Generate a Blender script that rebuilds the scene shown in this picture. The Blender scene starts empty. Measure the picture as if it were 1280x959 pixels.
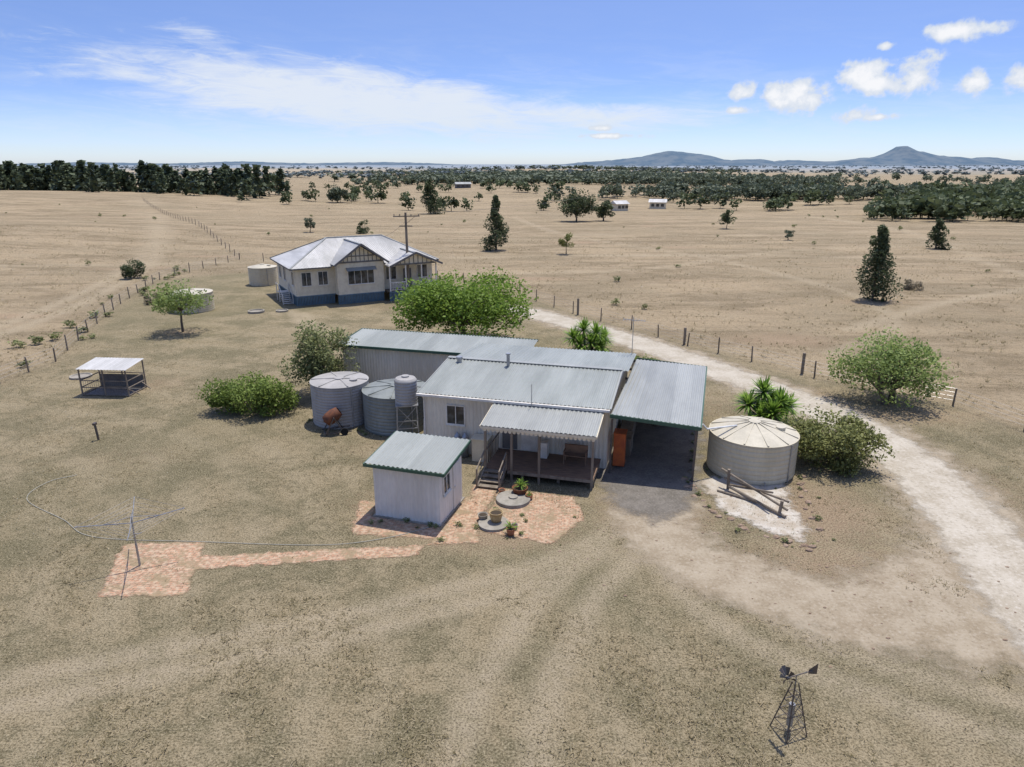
import bpy, math, random
import numpy as np
from mathutils import Vector, Matrix
random.seed(7); RNG=np.random.default_rng(11)
scene=bpy.context.scene
V=Vector
# ------------------------------------------------------------------ materials
def nmat(name):
    m=bpy.data.materials.new(name); m.use_nodes=True
    nt=m.node_tree; nt.nodes.clear()
    return m,nt
def N(nt,t,**k):
    n=nt.nodes.new(t)
    for a,b in k.items(): setattr(n,a,b)
    return n
def L(nt,a,b): nt.links.new(a,b)
def math_(nt,op,a,b=None,c=None,clamp=False):
    n=nt.nodes.new('ShaderNodeMath'); n.operation=op; n.use_clamp=clamp
    for i,x in enumerate((a,b,c)):
        if x is None: continue
        if isinstance(x,(int,float)): n.inputs[i].default_value=x
        else: nt.links.new(x,n.inputs[i])
    return n.outputs[0]
def mix_(nt,fac,a,b,blend='MIX'):
    n=nt.nodes.new('ShaderNodeMix'); n.data_type='RGBA'; n.blend_type=blend
    for i,x in ((0,fac),(6,a),(7,b)):
        if isinstance(x,(int,float)): n.inputs[i].default_value=x
        elif isinstance(x,tuple): n.inputs[i].default_value=(x[0],x[1],x[2],1)
        else: nt.links.new(x,n.inputs[i])
    return n.outputs[2]
def noise_(nt,vec,scale,detail=4,rough=.55,dist=0):
    n=nt.nodes.new('ShaderNodeTexNoise'); n.inputs['Scale'].default_value=scale
    n.inputs['Detail'].default_value=detail; n.inputs['Roughness'].default_value=rough
    n.inputs['Distortion'].default_value=dist
    if vec is not None: nt.links.new(vec,n.inputs['Vector'])
    return n.outputs['Fac']
def ramp_(nt,fac,lo,hi):
    n=nt.nodes.new('ShaderNodeMapRange'); n.interpolation_type='SMOOTHSTEP'
    n.inputs['From Min'].default_value=lo; n.inputs['From Max'].default_value=hi
    nt.links.new(fac,n.inputs['Value']); return n.outputs[0]
def attr_(nt,name):
    n=nt.nodes.new('ShaderNodeAttribute'); n.attribute_name=name; return n.outputs['Fac']
def pos_(nt): return nt.nodes.new('ShaderNodeNewGeometry').outputs['Position']
def out_(nt,col,rough=.8,metal=0,bump=None,bstr=.3,bdist=.02,alpha=None,spec=.3):
    b=nt.nodes.new('ShaderNodeBsdfPrincipled')
    if isinstance(col,tuple): b.inputs['Base Color'].default_value=(*col,1)
    else: nt.links.new(col,b.inputs['Base Color'])
    b.inputs['Roughness'].default_value=rough; b.inputs['Metallic'].default_value=metal
    b.inputs['Specular IOR Level'].default_value=spec
    if bump is not None:
        bn=nt.nodes.new('ShaderNodeBump'); bn.inputs['Strength'].default_value=bstr; bn.inputs['Distance'].default_value=bdist
        nt.links.new(bump,bn.inputs['Height']); nt.links.new(bn.outputs[0],b.inputs['Normal'])
    o=nt.nodes.new('ShaderNodeOutputMaterial')
    if alpha is not None:
        tr=nt.nodes.new('ShaderNodeBsdfTransparent'); mx=nt.nodes.new('ShaderNodeMixShader')
        nt.links.new(alpha,mx.inputs[0]); nt.links.new(tr.outputs[0],mx.inputs[1]); nt.links.new(b.outputs[0],mx.inputs[2])
        nt.links.new(mx.outputs[0],o.inputs[0])
    else: nt.links.new(b.outputs[0],o.inputs[0])
def simple(name,col,col2=None,scale=1.5,rough=.7,metal=0,streak=False,spec=.3,amt=1.0):
    m,nt=nmat(name)
    if col2 is None: col2=tuple(c*.72 for c in col)
    tc=nt.nodes.new('ShaderNodeTexCoord').outputs['Object']
    if streak:
        mp=nt.nodes.new('ShaderNodeMapping'); mp.inputs['Scale'].default_value=streak; L(nt,tc,mp.inputs[0]); tc=mp.outputs[0]
    n=noise_(nt,tc,scale,4,.7)
    f=math_(nt,'MULTIPLY',ramp_(nt,n,.35,.7),amt)
    c=mix_(nt,f,col,col2)
    n2=noise_(nt,tc,scale*14,2)
    c=mix_(nt,math_(nt,'MULTIPLY',ramp_(nt,n2,.3,.75),.18),c,tuple(x*.5 for x in col))
    out_(nt,c,rough,metal,spec=spec)
    return m
def roofmat(name,c1,c2,period,metal=.1):
    m,nt=nmat(name); tc=nt.nodes.new('ShaderNodeTexCoord').outputs['Object']
    mp=N(nt,'ShaderNodeMapping'); mp.inputs['Scale'].default_value=(1,.22,1); L(nt,tc,mp.inputs[0])
    n=noise_(nt,mp.outputs[0],.6,5,.7); c=mix_(nt,ramp_(nt,n,.35,.68),c1,c2)
    s=N(nt,'ShaderNodeSeparateXYZ'); L(nt,tc,s.inputs[0])
    f=math_(nt,'FLOOR',math_(nt,'DIVIDE',s.outputs[0],period)); w=N(nt,'ShaderNodeTexWhiteNoise'); w.noise_dimensions='1D'; L(nt,f,w.inputs['W'])
    c=mix_(nt,math_(nt,'MULTIPLY',w.outputs[0],.28),c,tuple(x*.6 for x in c2))
    n3=noise_(nt,tc,9,2); c=mix_(nt,math_(nt,'MULTIPLY',ramp_(nt,n3,.5,.8),.35),c,(.22,.20,.17))
    out_(nt,c,.42,metal,spec=.35); return m
M={}
M['roof']=roofmat('galvanised_roof',(.345,.36,.325),(.26,.275,.245),.8)
M['roof2']=roofmat('weathered_roof',(.365,.37,.335),(.275,.28,.255),.8)
M['wall']=simple('painted_steel_wall',(.74,.68,.56),(.62,.56,.45),.7,.6,streak=(1,1,.3))
M['shedwall']=simple('shed_wall',(.74,.70,.63),(.62,.58,.51),.8,.55,streak=(1,1,.25))
M['green']=simple('green_fascia',(.045,.10,.065),(.07,.12,.08),2,.5)
M['white']=simple('white_paint',(.78,.74,.66),(.62,.57,.49),2,.6)
M['cream']=simple('cream_paint',(.74,.66,.49),(.62,.54,.39),2,.6)
M['timber']=simple('grey_timber',(.26,.215,.165),(.14,.11,.08),3,.85,streak=(1,1,.2))
M['deck']=simple('deck_timber',(.24,.15,.095),(.14,.09,.06),2,.8,streak=(1,6,1))
M['dark']=simple('shade_and_tyre_black',(.02,.02,.02),None,2,.9)  # near-black for the painted underfloor shade and the mixer wheels
M['tankA']=simple('grey_tank_poly',(.39,.37,.34),(.29,.275,.25),.8,.5,streak=(1,1,.3))
M['tankB']=simple('galv_tank_steel',(.25,.265,.24),(.16,.17,.155),.7,.5,.2,streak=(1,1,.3))
M['tankC']=simple('cream_tank_poly',(.60,.53,.38),(.50,.435,.30),.8,.5,streak=(1,1,.25))
M['tankCroof']=simple('cream_tank_roof',(.54,.49,.375),(.42,.38,.29),.8,.5)
M['concrete']=simple('concrete',(.33,.30,.25),(.22,.20,.16),2.5,.9)
M['rust']=simple('rusty_steel',(.20,.075,.035),(.10,.045,.03),4,.8)
M['steel']=simple('dark_steel',(.10,.10,.10),(.16,.12,.10),4,.5,.5)
M['galv']=simple('galv_pipe',(.40,.41,.42),(.28,.28,.28),4,.4,.6)
M['orange']=simple('orange_paint',(.50,.12,.03),(.36,.08,.03),3,.6)
M['terracotta']=simple('terracotta',(.40,.17,.09),(.30,.13,.08),5,.8)
M['tanpot']=simple('tan_pot',(.46,.34,.17),(.36,.25,.13),5,.7)
M['soil']=simple('soil',(.06,.045,.03),None,8,.95)
M['hroof']=roofmat('white_tin_roof',(.58,.565,.53),(.40,.39,.36),1.4,.0)
M['blue']=simple('blue_grey_paint',(.14,.21,.25),(.10,.15,.18),2,.7)
M['trim']=simple('dark_trim',(.17,.16,.15),None,2,.7)
M['rock']=simple('stone',(.33,.24,.17),(.21,.14,.09),3,.9)
M['hose']=simple('hose_rubber',(.46,.44,.36),None,3,.6)
M['pipe']=simple('white_pvc',(.75,.75,.72),None,3,.4)
def glassmat():
    m,nt=nmat('window_glass'); tc=nt.nodes.new('ShaderNodeTexCoord').outputs['Object']
    c=mix_(nt,ramp_(nt,noise_(nt,tc,1.7,2),.4,.6),(.02,.025,.03),(.07,.08,.085))
    out_(nt,c,.08,0,spec=.6); return m
M['glass']=glassmat()
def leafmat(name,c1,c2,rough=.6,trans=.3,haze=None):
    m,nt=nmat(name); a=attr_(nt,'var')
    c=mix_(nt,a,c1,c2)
    d=N(nt,'ShaderNodeBsdfPrincipled'); L(nt,c,d.inputs['Base Color']); d.inputs['Roughness'].default_value=rough; d.inputs['Specular IOR Level'].default_value=.2
    t=N(nt,'ShaderNodeBsdfTranslucent'); L(nt,c,t.inputs[0])
    mx=N(nt,'ShaderNodeMixShader'); mx.inputs[0].default_value=trans
    L(nt,d.outputs[0],mx.inputs[1]); L(nt,t.outputs[0],mx.inputs[2])
    o=N(nt,'ShaderNodeOutputMaterial'); L(nt,mx.outputs[0],o.inputs[0]); return m
M['bark']=simple('bark',(.16,.13,.10),(.09,.07,.055),4,.95,streak=(1,1,.2))
# ------------------------------------------------------------------ mesh builder
class MB:
    def __init__(s): s.v=[];s.f=[];s.m=[];s.c=0
    def add(s,vs,fs):
        o=len(s.v); s.v+= [tuple(x) for x in vs]
        for f in fs: s.f.append(tuple(i+o for i in f)); s.m.append(s.c)
        return s
    def box(s,x0,x1,y0,y1,z0,z1):
        return s.add([(x0,y0,z0),(x1,y0,z0),(x1,y1,z0),(x0,y1,z0),(x0,y0,z1),(x1,y0,z1),(x1,y1,z1),(x0,y1,z1)],
          [(3,2,1,0),(4,5,6,7),(0,1,5,4),(1,2,6,5),(2,3,7,6),(3,0,4,7)])
    def beam(s,p,q,w,h=None):
        p=V(p);q=V(q);h=h or w; d=(q-p).normalized()
        up=V((0,0,1)) if abs(d.z)<.95 else V((0,1,0))
        a=d.cross(up).normalized()*(w/2); b=a.cross(d).normalized()*(h/2)
        vs=[p-a-b,p+a-b,p+a+b,p-a+b,q-a-b,q+a-b,q+a+b,q-a+b]
        return s.add(vs,[(0,1,2,3),(7,6,5,4),(0,4,5,1),(1,5,6,2),(2,6,7,3),(3,7,4,0)])
    def tube(s,pts,rad,n=6,cap=True):
        pts=[V(p) for p in pts]
        if isinstance(rad,(int,float)): rad=[rad]*len(pts)
        vs=[];fs=[]
        for i,p in enumerate(pts):
            d=(pts[min(i+1,len(pts)-1)]-pts[max(i-1,0)]).normalized()
            up=V((0,0,1)) if abs(d.z)<.9 else V((1,0,0))
            a=d.cross(up).normalized(); b=a.cross(d)
            for k in range(n):
                t=2*math.pi*k/n; vs.append(p+(a*math.cos(t)+b*math.sin(t))*rad[i])
        for i in range(len(pts)-1):
            for k in range(n): fs.append((i*n+k,i*n+(k+1)%n,(i+1)*n+(k+1)%n,(i+1)*n+k))
        if cap: fs.append(tuple(range(n))[::-1]); fs.append(tuple((len(pts)-1)*n+k for k in range(n)))
        return s.add(vs,fs)
    def lathe(s,prof,c=(0,0),n=48):
        vs=[];fs=[]
        for r,z in prof:
            for k in range(n):
                t=2*math.pi*k/n; vs.append((c[0]+r*math.cos(t),c[1]+r*math.sin(t),z))
        for i in range(len(prof)-1):
            for k in range(n): fs.append((i*n+k,i*n+(k+1)%n,(i+1)*n+(k+1)%n,(i+1)*n+k))
        return s.add(vs,fs)
    def corr(s,a,b,c,d,pitch=.19,amp=.018):
        a,b,c,d=map(V,(a,b,c,d)); n=(b-a).cross(d-a).normalized()
        k=max(4,int((b-a).length/pitch)*4); pat=[0,1,1,0]
        vs=[];fs=[]
        for i in range(k+1):
            u=i/k; o=n*(amp*pat[i%4]); vs.append(a.lerp(b,u)+o); vs.append(d.lerp(c,u)+o)
        for i in range(k): fs.append((2*i,2*i+2,2*i+3,2*i+1))
        return s.add(vs,fs)
    def poly(s,pts): return s.add(pts,[tuple(range(len(pts)))])
def obj(name,mb,mats,parent=None,smooth=False,loc=None,rot=None,bevel=0):
    me=bpy.data.meshes.new(name); me.from_pydata(mb.v,[],mb.f)
    if not isinstance(mats,(list,tuple)): mats=[mats]
    for m in mats: me.materials.append(M[m] if isinstance(m,str) else m)
    if len(mats)>1: me.polygons.foreach_set('material_index',mb.m)
    if smooth: me.polygons.foreach_set('use_smooth',[True]*len(mb.f))
    me.update(); o=bpy.data.objects.new(name,me); scene.collection.objects.link(o)
    if parent: o.parent=parent
    if loc: o.location=loc
    if rot is not None: o.rotation_euler=(0,0,rot)
    if bevel:
        b=o.modifiers.new('bevel','BEVEL'); b.width=bevel; b.segments=2
    return o
def empty(name,loc,rot=0):
    e=bpy.data.objects.new(name,None); e.location=loc; e.rotation_euler=(0,0,math.radians(rot)); scene.collection.objects.link(e); return e
def quads_obj(name,P,var,mats,mi=None,loc=(0,0,0)):
    n=len(P); me=bpy.data.meshes.new(name)
    me.vertices.add(n*4); me.vertices.foreach_set('co',np.ascontiguousarray(P,dtype=np.float32).ravel())
    me.loops.add(n*4); me.loops.foreach_set('vertex_index',np.arange(n*4,dtype=np.int32))
    me.polygons.add(n); me.polygons.foreach_set('loop_start',np.arange(0,n*4,4,dtype=np.int32))
    for m in mats: me.materials.append(m if not isinstance(m,str) else M[m])
    if mi is not None: me.polygons.foreach_set('material_index',np.asarray(mi,dtype=np.int32))
    a=me.attributes.new('var','FLOAT','FACE'); a.data.foreach_set('value',np.asarray(var,dtype=np.float32))
    me.update(calc_edges=True); me.validate()
    o=bpy.data.objects.new(name,me); o.location=loc; scene.collection.objects.link(o); return o
def sstep(x,a,b):
    t=np.clip((x-a)/(b-a),0,1); return t*t*(3-2*t)
def terrain(x,y):
    x=np.asarray(x,float);y=np.asarray(y,float)
    r=np.hypot(x,y-40); k=sstep(r,85,300); k2=sstep(r,400,1200)
    z=k*(1.5*np.sin(x/75+1.2)*np.sin(y/58+.4)+1.3*np.sin(x/160+y/110+2))-k*.8
    z=z+k*3.5*np.exp(-(((x+230)/150)**2+((y-330)/110)**2))+sstep(r,60,130)*2.6*np.exp(-(((x+105)/50)**2+((y-135)/42)**2))
    z=z+k2*(2.4*np.sin(x/310+.5)*np.sin(y/420)+1.5*np.sin(x/700-y/500))
    z=z+6.5*np.exp(-(((x-60)/260)**2+((y-1150)/260)**2))
    return z
# ------------------------------------------------------------------ GROUND
def axis(lo,hi,step,maxv,g=1.07,side=1):
    a=list(np.arange(lo,hi,step)); s=step; x=a[-1]
    while x<maxv: s*=g; x+=s; a.append(x)
    return a
def sdist(px,py,poly):
    d=np.full(px.shape,1e9); ins=np.zeros(px.shape,bool); n=len(poly)
    for i in range(n):
        x0,y0=poly[i];x1,y1=poly[(i+1)%n]
        ex,ey=x1-x0,y1-y0; t=np.clip(((px-x0)*ex+(py-y0)*ey)/(ex*ex+ey*ey+1e-9),0,1)
        d=np.minimum(d,np.hypot(px-x0-t*ex,py-y0-t*ey))
        c=((y0>py)!=(y1>py))&(px<(x1-x0)*(py-y0)/((y1-y0) if y1!=y0 else 1e-9)+x0); ins^=c
    return np.where(ins,d,-d)
def ldist(px,py,pl):
    d=np.full(px.shape,1e9)
    for (x0,y0),(x1,y1) in zip(pl[:-1],pl[1:]):
        ex,ey=x1-x0,y1-y0; t=np.clip(((px-x0)*ex+(py-y0)*ey)/(ex*ex+ey*ey+1e-9),0,1)
        d=np.minimum(d,np.hypot(px-x0-t*ex,py-y0-t*ey))
    return d
def smooth_pl(pl,n=6):
    P=[np.array(p,float) for p in pl]; P=[2*P[0]-P[1]]+P+[2*P[-1]-P[-2]]; o=[]
    for i in range(1,len(P)-2):
        for k in range(n):
            t=k/n; a,b,c,d=P[i-1:i+3]
            o.append(tuple(.5*((2*b)+(c-a)*t+(2*a-5*b+4*c-d)*t*t+(3*b-a-3*c+d)*t**3)))
    o.append(tuple(P[-2])); return o
YARD=[(-34,44),(-33.9,49.5),(-37,59),(-41,72),(-44.6,87.5),(-32,96),(-8,90),(.9,76.4),(6,66.9),(10.6,60),(14.2,54.3),(17.8,49.5),(20.8,45.5),(23.7,42.3),(26.8,39.7),(28,35.4),(34,25),(60,-60),(-90,-60),(-60,25),(-42,36)]
TR=[smooth_pl(p) for p in ([(6,29),(4.6,26),(3.3,23.5),(1.2,20.5),(0,18.3),(-1,15.5),(-1.6,13)],
    [(7,28),(5.8,25.5),(4.8,23),(3,20.5),(1.9,18),(1,15.5),(.5,12)],
    [(4,24.5),(1,22.2),(-2.3,20.6),(-6,19),(-10.9,17.4),(-18,15)],[(3.5,23),(.5,20.8),(-2.8,19.2),(-6.5,17.6),(-11.4,16),(-18,13.5)],
    [(6.4,24),(7.6,20.5),(9.5,17.8),(13.9,15.3),(20,13)],[(5,24.4),(6,20),(8.4,16.8),(13,14),(20,11.5)],
    [(-8,50),(-14,56),(-19,62),(-22,68)],[(-6,49),(-12.5,55),(-17.5,61),(-20.5,67)],
    [(-46,30),(-44,55),(-47,80),(-60,120),(-95,190),(-135,262)],[(-48.5,30),(-46.3,55),(-49.5,80),(-62.5,121),(-97.5,192),(-138,264)],
    [(-60,70),(-75,95),(-110,130),(-190,190)],[(-62,68.5),(-77,93.5),(-112,128.5),(-192,188.5)],
    [(30,60),(50,75),(80,88),(140,95)],[(-90,95),(-60,100),(-20,108),(30,112),(90,105)],[(60,60),(70,100),(90,170),(95,260)],
    [(-5,92),(20,98),(50,120),(110,135),(180,150)],[(25,52),(35,62),(38,80),(30,110),(10,150),(0,210)],[(-50,140),(-10,150),(40,145),(90,160)],[(-120,110),(-90,85),(-60,75),(-50,60)],[(35,40),(50,50),(70,52),(100,60)])]
xs=[-x for x in axis(0,46,.4,30000)][::-1][:-1]+axis(0,46,.4,30000)
ys=[-x for x in axis(-5,5,1.0,3000,1.3)][::-1]; ys=[y for y in ys if y<4]+axis(5,72,.4,32000,1.05)
X,Y=np.meshgrid(np.array(xs),np.array(ys)); nx,ny=len(xs),len(ys)
Z=terrain(X,Y)
yd=sstep(sdist(X,Y,YARD),-2.0,1.5)
tk=np.zeros(X.shape)
for i,p in enumerate(TR): tk=np.maximum(tk,(1-sstep(ldist(X,Y,p),.12,.75 if i<8 else 1.5))*(1 if i<15 else .8))
# mowing rows sweeping around the yard
mow=.5+.5*np.sin(2*np.pi*(np.hypot(X+40,Y-8)+1.2*np.sin(X/9)+.8*np.sin(Y/7))/2.3); mow*=sstep(sdist(X,Y,YARD),0,4)*(1-.8*sstep(Y,70,90))
bare=np.zeros(X.shape)
BP=[(-1,25.2,4.5,2.6,.8),(6,26,3,3,.8),(12.6,26.5,4,4,.75),(-6,27,2,2,.5),(-19,32,7,3,.35),(-28.8,59,2.5,2,.6),(23,38,6,2.5,.6),(11,22,7,3,.6),(-3,55,7,5,.3),(38.7,73,4,3,.5),(-24,44,4,3,.5),(-14,70,10,4,.45),(-5.2,33,5,2,.5),(19,41,3,4,.6),(22,27,3,9,.45),(12,40,3,6,.45),(-30,34,4,2,.5),(-10,62,8,5,.4)]
rb=np.random.default_rng(77)
for _ in range(46):
    y_=rb.uniform(50,230); x_=y_*rb.uniform(-.8,.85)
    if float(sdist(np.array([x_]),np.array([y_]),YARD)[0])<-3: BP.append((x_,y_,rb.uniform(2,9),rb.uniform(1.5,4),rb.uniform(.4,.75)))
for cx,cy,rx,ry,s in BP:
    bare=np.maximum(bare,s*np.exp(-(((X-cx)/rx)**2+((Y-cy)/ry)**2)))
far=sstep(np.hypot(X,Y),250,3500)  # distance mask for far field tones and the painted haze
me=bpy.data.meshes.new('ground')
co=np.stack([X,Y,Z],-1).reshape(-1,3).astype(np.float32)
me.vertices.add(len(co)); me.vertices.foreach_set('co',co.ravel())
ii=np.arange(nx*ny).reshape(ny,nx); q=np.stack([ii[:-1,:-1],ii[:-1,1:],ii[1:,1:],ii[1:,:-1]],-1).reshape(-1,4).astype(np.int32)
me.loops.add(q.size); me.loops.foreach_set('vertex_index',q.ravel())
me.polygons.add(len(q)); me.polygons.foreach_set('loop_start',np.arange(0,q.size,4,dtype=np.int32))
me.polygons.foreach_set('use_smooth',np.ones(len(q),dtype=bool))
for nm,ar in (('yard',yd),('track',tk),('bare',bare),('far',far),('mow',mow)):
    a=me.attributes.new(nm,'FLOAT','POINT'); a.data.foreach_set('value',ar.astype(np.float32).ravel())
me.update(calc_edges=True)
ground=bpy.data.objects.new('ground',me); scene.collection.objects.link(ground)
m,nt=nmat('dry_grass_ground'); P=pos_(nt)
nB=noise_(nt,P,.035,3,.6); nM=noise_(nt,P,.28,5,.72,.4); nS=noise_(nt,P,2.6,5,.78); nF=noise_(nt,P,15,3,.8)
vs_=N(nt,'ShaderNodeMapping'); vs_.inputs['Rotation'].default_value=(0,0,-.12); vs_.inputs['Scale'].default_value=(.22,1.0,1); L(nt,P,vs_.inputs[0])
nP=noise_(nt,vs_.outputs[0],.16,6,.74,.5)
yc=mix_(nt,ramp_(nt,nM,.40,.62),(.305,.243,.145),(.185,.158,.090))
yc=mix_(nt,math_(nt,'MULTIPLY',ramp_(nt,nS,.48,.62),.65),yc,(.115,.10,.055))
yc=mix_(nt,math_(nt,'MULTIPLY',ramp_(nt,nS,.46,.34),.4),yc,(.36,.30,.195))
yc=mix_(nt,math_(nt,'MULTIPLY',math_(nt,'MULTIPLY',attr_(nt,'mow'),ramp_(nt,nM,.62,.40)),.42),yc,(.38,.315,.205))
yc=mix_(nt,math_(nt,'MULTIPLY',ramp_(nt,nB,.45,.62),.45),yc,(.165,.148,.08))
pc=mix_(nt,ramp_(nt,nP,.40,.60),(.385,.295,.185),(.215,.163,.098))
pc=mix_(nt,math_(nt,'MULTIPLY',ramp_(nt,nM,.45,.64),.5),pc,(.41,.325,.215))
pc=mix_(nt,math_(nt,'MULTIPLY',ramp_(nt,nB,.47,.60),.45),pc,(.25,.20,.125))
pc=mix_(nt,math_(nt,'MULTIPLY',ramp_(nt,nS,.5,.64),.7),pc,(.135,.108,.065))
c=mix_(nt,attr_(nt,'yard'),pc,yc)
bm=math_(nt,'ADD',attr_(nt,'bare'),math_(nt,'MULTIPLY',math_(nt,'SUBTRACT',nS,.5),.9))
c=mix_(nt,math_(nt,'MULTIPLY',ramp_(nt,bm,.25,.75),.8),c,(.36,.255,.165))
tm=math_(nt,'MULTIPLY',attr_(nt,'track'),ramp_(nt,nS,.3,.58))
c=mix_(nt,math_(nt,'MULTIPLY',tm,.7),c,(.44,.36,.245))
c=mix_(nt,math_(nt,'MULTIPLY',ramp_(nt,nF,.50,.64),.6),c,(.46,.385,.25))
c=mix_(nt,math_(nt,'MULTIPLY',ramp_(nt,nF,.50,.37),.75),c,(.065,.053,.03))
v=N(nt,'ShaderNodeTexVoronoi'); v.inputs['Scale'].default_value=.0022; vm2=N(nt,'ShaderNodeMapping'); vm2.inputs['Scale'].default_value=(.6,1,1); L(nt,P,vm2.inputs[0]); L(nt,vm2.outputs[0],v.inputs['Vector'])
sp=N(nt,'ShaderNodeSeparateColor'); L(nt,v.outputs['Color'],sp.inputs[0])
fc=mix_(nt,sp.outputs[0],(.38,.305,.205),(.24,.215,.16)); fc=mix_(nt,math_(nt,'MULTIPLY',sp.outputs[1],.5),fc,(.16,.18,.13))
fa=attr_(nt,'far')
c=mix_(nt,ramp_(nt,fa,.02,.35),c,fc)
c=mix_(nt,math_(nt,'MULTIPLY',ramp_(nt,fa,.2,1.),.85),c,(.22,.265,.31))  # blue aerial haze painted into the distant ground colour
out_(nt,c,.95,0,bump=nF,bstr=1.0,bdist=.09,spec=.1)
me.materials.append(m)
# patch sheets ------------------------------------------------------
def patch(name,polys,mat,z,res=.15,margin=.6):
    allp=[p for po in polys for p in po]; x0=min(p[0] for p in allp)-margin;x1=max(p[0] for p in allp)+margin
    y0=min(p[1] for p in allp)-margin;y1=max(p[1] for p in allp)+margin
    gx=np.arange(x0,x1+res,res);gy=np.arange(y0,y1+res,res); A,B=np.meshgrid(gx,gy)
    d=np.full(A.shape,-1e9)
    for po in polys: d=np.maximum(d,sdist(A,B,po))
    idx=np.arange(A.size).reshape(A.shape)
    q=np.stack([idx[:-1,:-1],idx[:-1,1:],idx[1:,1:],idx[1:,:-1]],-1).reshape(-1,4)
    keep=(d.ravel()[q]>-margin).all(1); q=q[keep]; used,inv=np.unique(q,return_inverse=True); inv=inv.reshape(-1,4)
    co=np.stack([A.ravel()[used],B.ravel()[used],np.full(len(used),z)],-1)
    me=bpy.data.meshes.new(name); me.from_pydata(co.tolist(),[],inv.tolist())
    a=me.attributes.new('edge','FLOAT','POINT'); a.data.foreach_set('value',d.ravel()[used].astype(np.float32))
    me.materials.append(mat); o=bpy.data.objects.new(name,me); scene.collection.objects.link(o); return o
def sheetmat(name,c1,c2,c3,scale,fade,namp,nscale,maxa=1.,brick=False,bump=.03):
    m,nt=nmat(name); P=pos_(nt)
    n1=noise_(nt,P,scale,4,.65); n2=noise_(nt,P,scale*9,3,.7)
    c=mix_(nt,ramp_(nt,n1,.35,.65),c1,c2); c=mix_(nt,math_(nt,'MULTIPLY',ramp_(nt,n2,.5,.7),.6),c,c3)
    c=mix_(nt,math_(nt,'MULTIPLY',ramp_(nt,n2,.46,.3),.5),c,tuple(q*.5 for q in c2))
    if brick:
        mp=N(nt,'ShaderNodeMapping'); mp.inputs['Rotation'].default_value=(0,0,.08); L(nt,P,mp.inputs[0])
        b=N(nt,'ShaderNodeTexBrick'); L(nt,mp.outputs[0],b.inputs[0]); b.inputs['Scale'].default_value=1
        b.inputs['Brick Width'].default_value=.235; b.inputs['Row Height'].default_value=.12; b.inputs['Mortar Size'].default_value=.012; b.inputs['Bias'].default_value=-.1
        b.inputs['Color1'].default_value=(.47,.265,.165,1); b.inputs['Color2'].default_value=(.34,.21,.14,1); b.inputs['Mortar'].default_value=(.20,.165,.11,1)
        w=noise_(nt,P,1.1,4,.75)
        bc=mix_(nt,math_(nt,'MULTIPLY',ramp_(nt,noise_(nt,P,6,3),.4,.65),.7),b.outputs[0],(.54,.42,.29))
        c=mix_(nt,math_(nt,'MULTIPLY',ramp_(nt,w,.47,.61),.8),bc,(.27,.21,.125))
    e=math_(nt,'ADD',attr_(nt,'edge'),math_(nt,'MULTIPLY',math_(nt,'SUBTRACT',noise_(nt,P,nscale,4,.7),.5),namp))
    al=ramp_(nt,e,-fade,fade)
    if maxa<1: al=math_(nt,'MULTIPLY',al,maxa)
    out_(nt,c,.95,0,bump=n2,bstr=.6,bdist=bump,alpha=al,spec=.1); return m
def ribbon(pl,w):
    pl=smooth_pl(pl,5); Lf=[];R=[]
    for i,p in enumerate(pl):
        a=np.array(pl[max(i-1,0)]);b=np.array(pl[min(i+1,len(pl)-1)]); d=(b-a)/np.linalg.norm(b-a); n=np.array([-d[1],d[0]])*w/2
        Lf.append(tuple(np.array(p)+n)); R.append(tuple(np.array(p)-n))
    return Lf+R[::-1]
drive=[(-6,73),(1.2,68),(4.5,63.6),(8.3,58.5),(12.,52.5),(14.8,47),(16.8,42.8),(18.6,38.5),(19.5,34.2),(19.6,30.6),(19.1,26.8),(18.3,23.6),(17.6,20.5),(17,17),(17,12),(18,5)]
branch=[(6.3,29),(5.9,26),(6.4,23.4),(8.1,21.3),(10.8,19.6),(13.2,18.7),(16.5,18)]
patch('dirt_track',[ribbon(branch,3.4),[(10,20.5),(15,23),(17.5,26),(19,17),(12,17.3)],ribbon(drive,4.6)],sheetmat('worn_dirt',(.43,.36,.26),(.33,.265,.18),(.50,.435,.345),.9,.7,4.0,.7,.75),.004,.2,1.3)
patch('driveway',[ribbon(drive,3.1)],sheetmat('pale_gravel',(.48,.43,.345),(.38,.33,.25),(.57,.525,.45),.7,.35,2.2,1.1,.92),.008,.2,1.0)
patch('carport_floor',[[(3.9,30),(4.6,26.6),(6,25.4),(7.3,26.2),(8.4,28.6),(11.3,39),(7.2,40)]],sheetmat('grey_gravel',(.21,.188,.16),(.15,.135,.113),(.30,.265,.22),1.2,.5,2.4,1.1,.85),.012,.2,.9)
brick=sheetmat('brick_paving',(.5,.3,.2),(.4,.3,.2),(.3,.2,.1),2,.08,.65,2.0,.95,brick=True)
patch('brick_path',[[(-15.0,23.6),(-11.9,23.7),(-11.1,20.2),(-14.0,20.2)],[(-11.9,22.7),(-1.3,23.7),(-1.5,25),(-.3,29.2),(-1.5,29.4),(-2.8,24.8),(-3.6,22.8),(-11.6,21.85)],[(-1.2,24.6),(1.5,23.6),(3.0,25.6),(2.7,27.6),(-.6,28.4)],[(-6.4,24.4),(-3,24),(-2.7,25.2),(-5.8,25.9),(-5.9,27.2),(-6.6,27.2)]],brick,.016,.12,.3)
patch('white_gravel_bed',[[(8.6,29.2),(8.9,26.6),(10.0,24.8),(11.2,23.8),(11.9,24.8),(11.9,26.5),(12.6,28.8),(11,30.5)]],sheetmat('white_gravel',(.55,.51,.44),(.41,.35,.27),(.34,.28,.20),1.3,.25,1.9,1.4,.92),.02,.15,.6)
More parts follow.
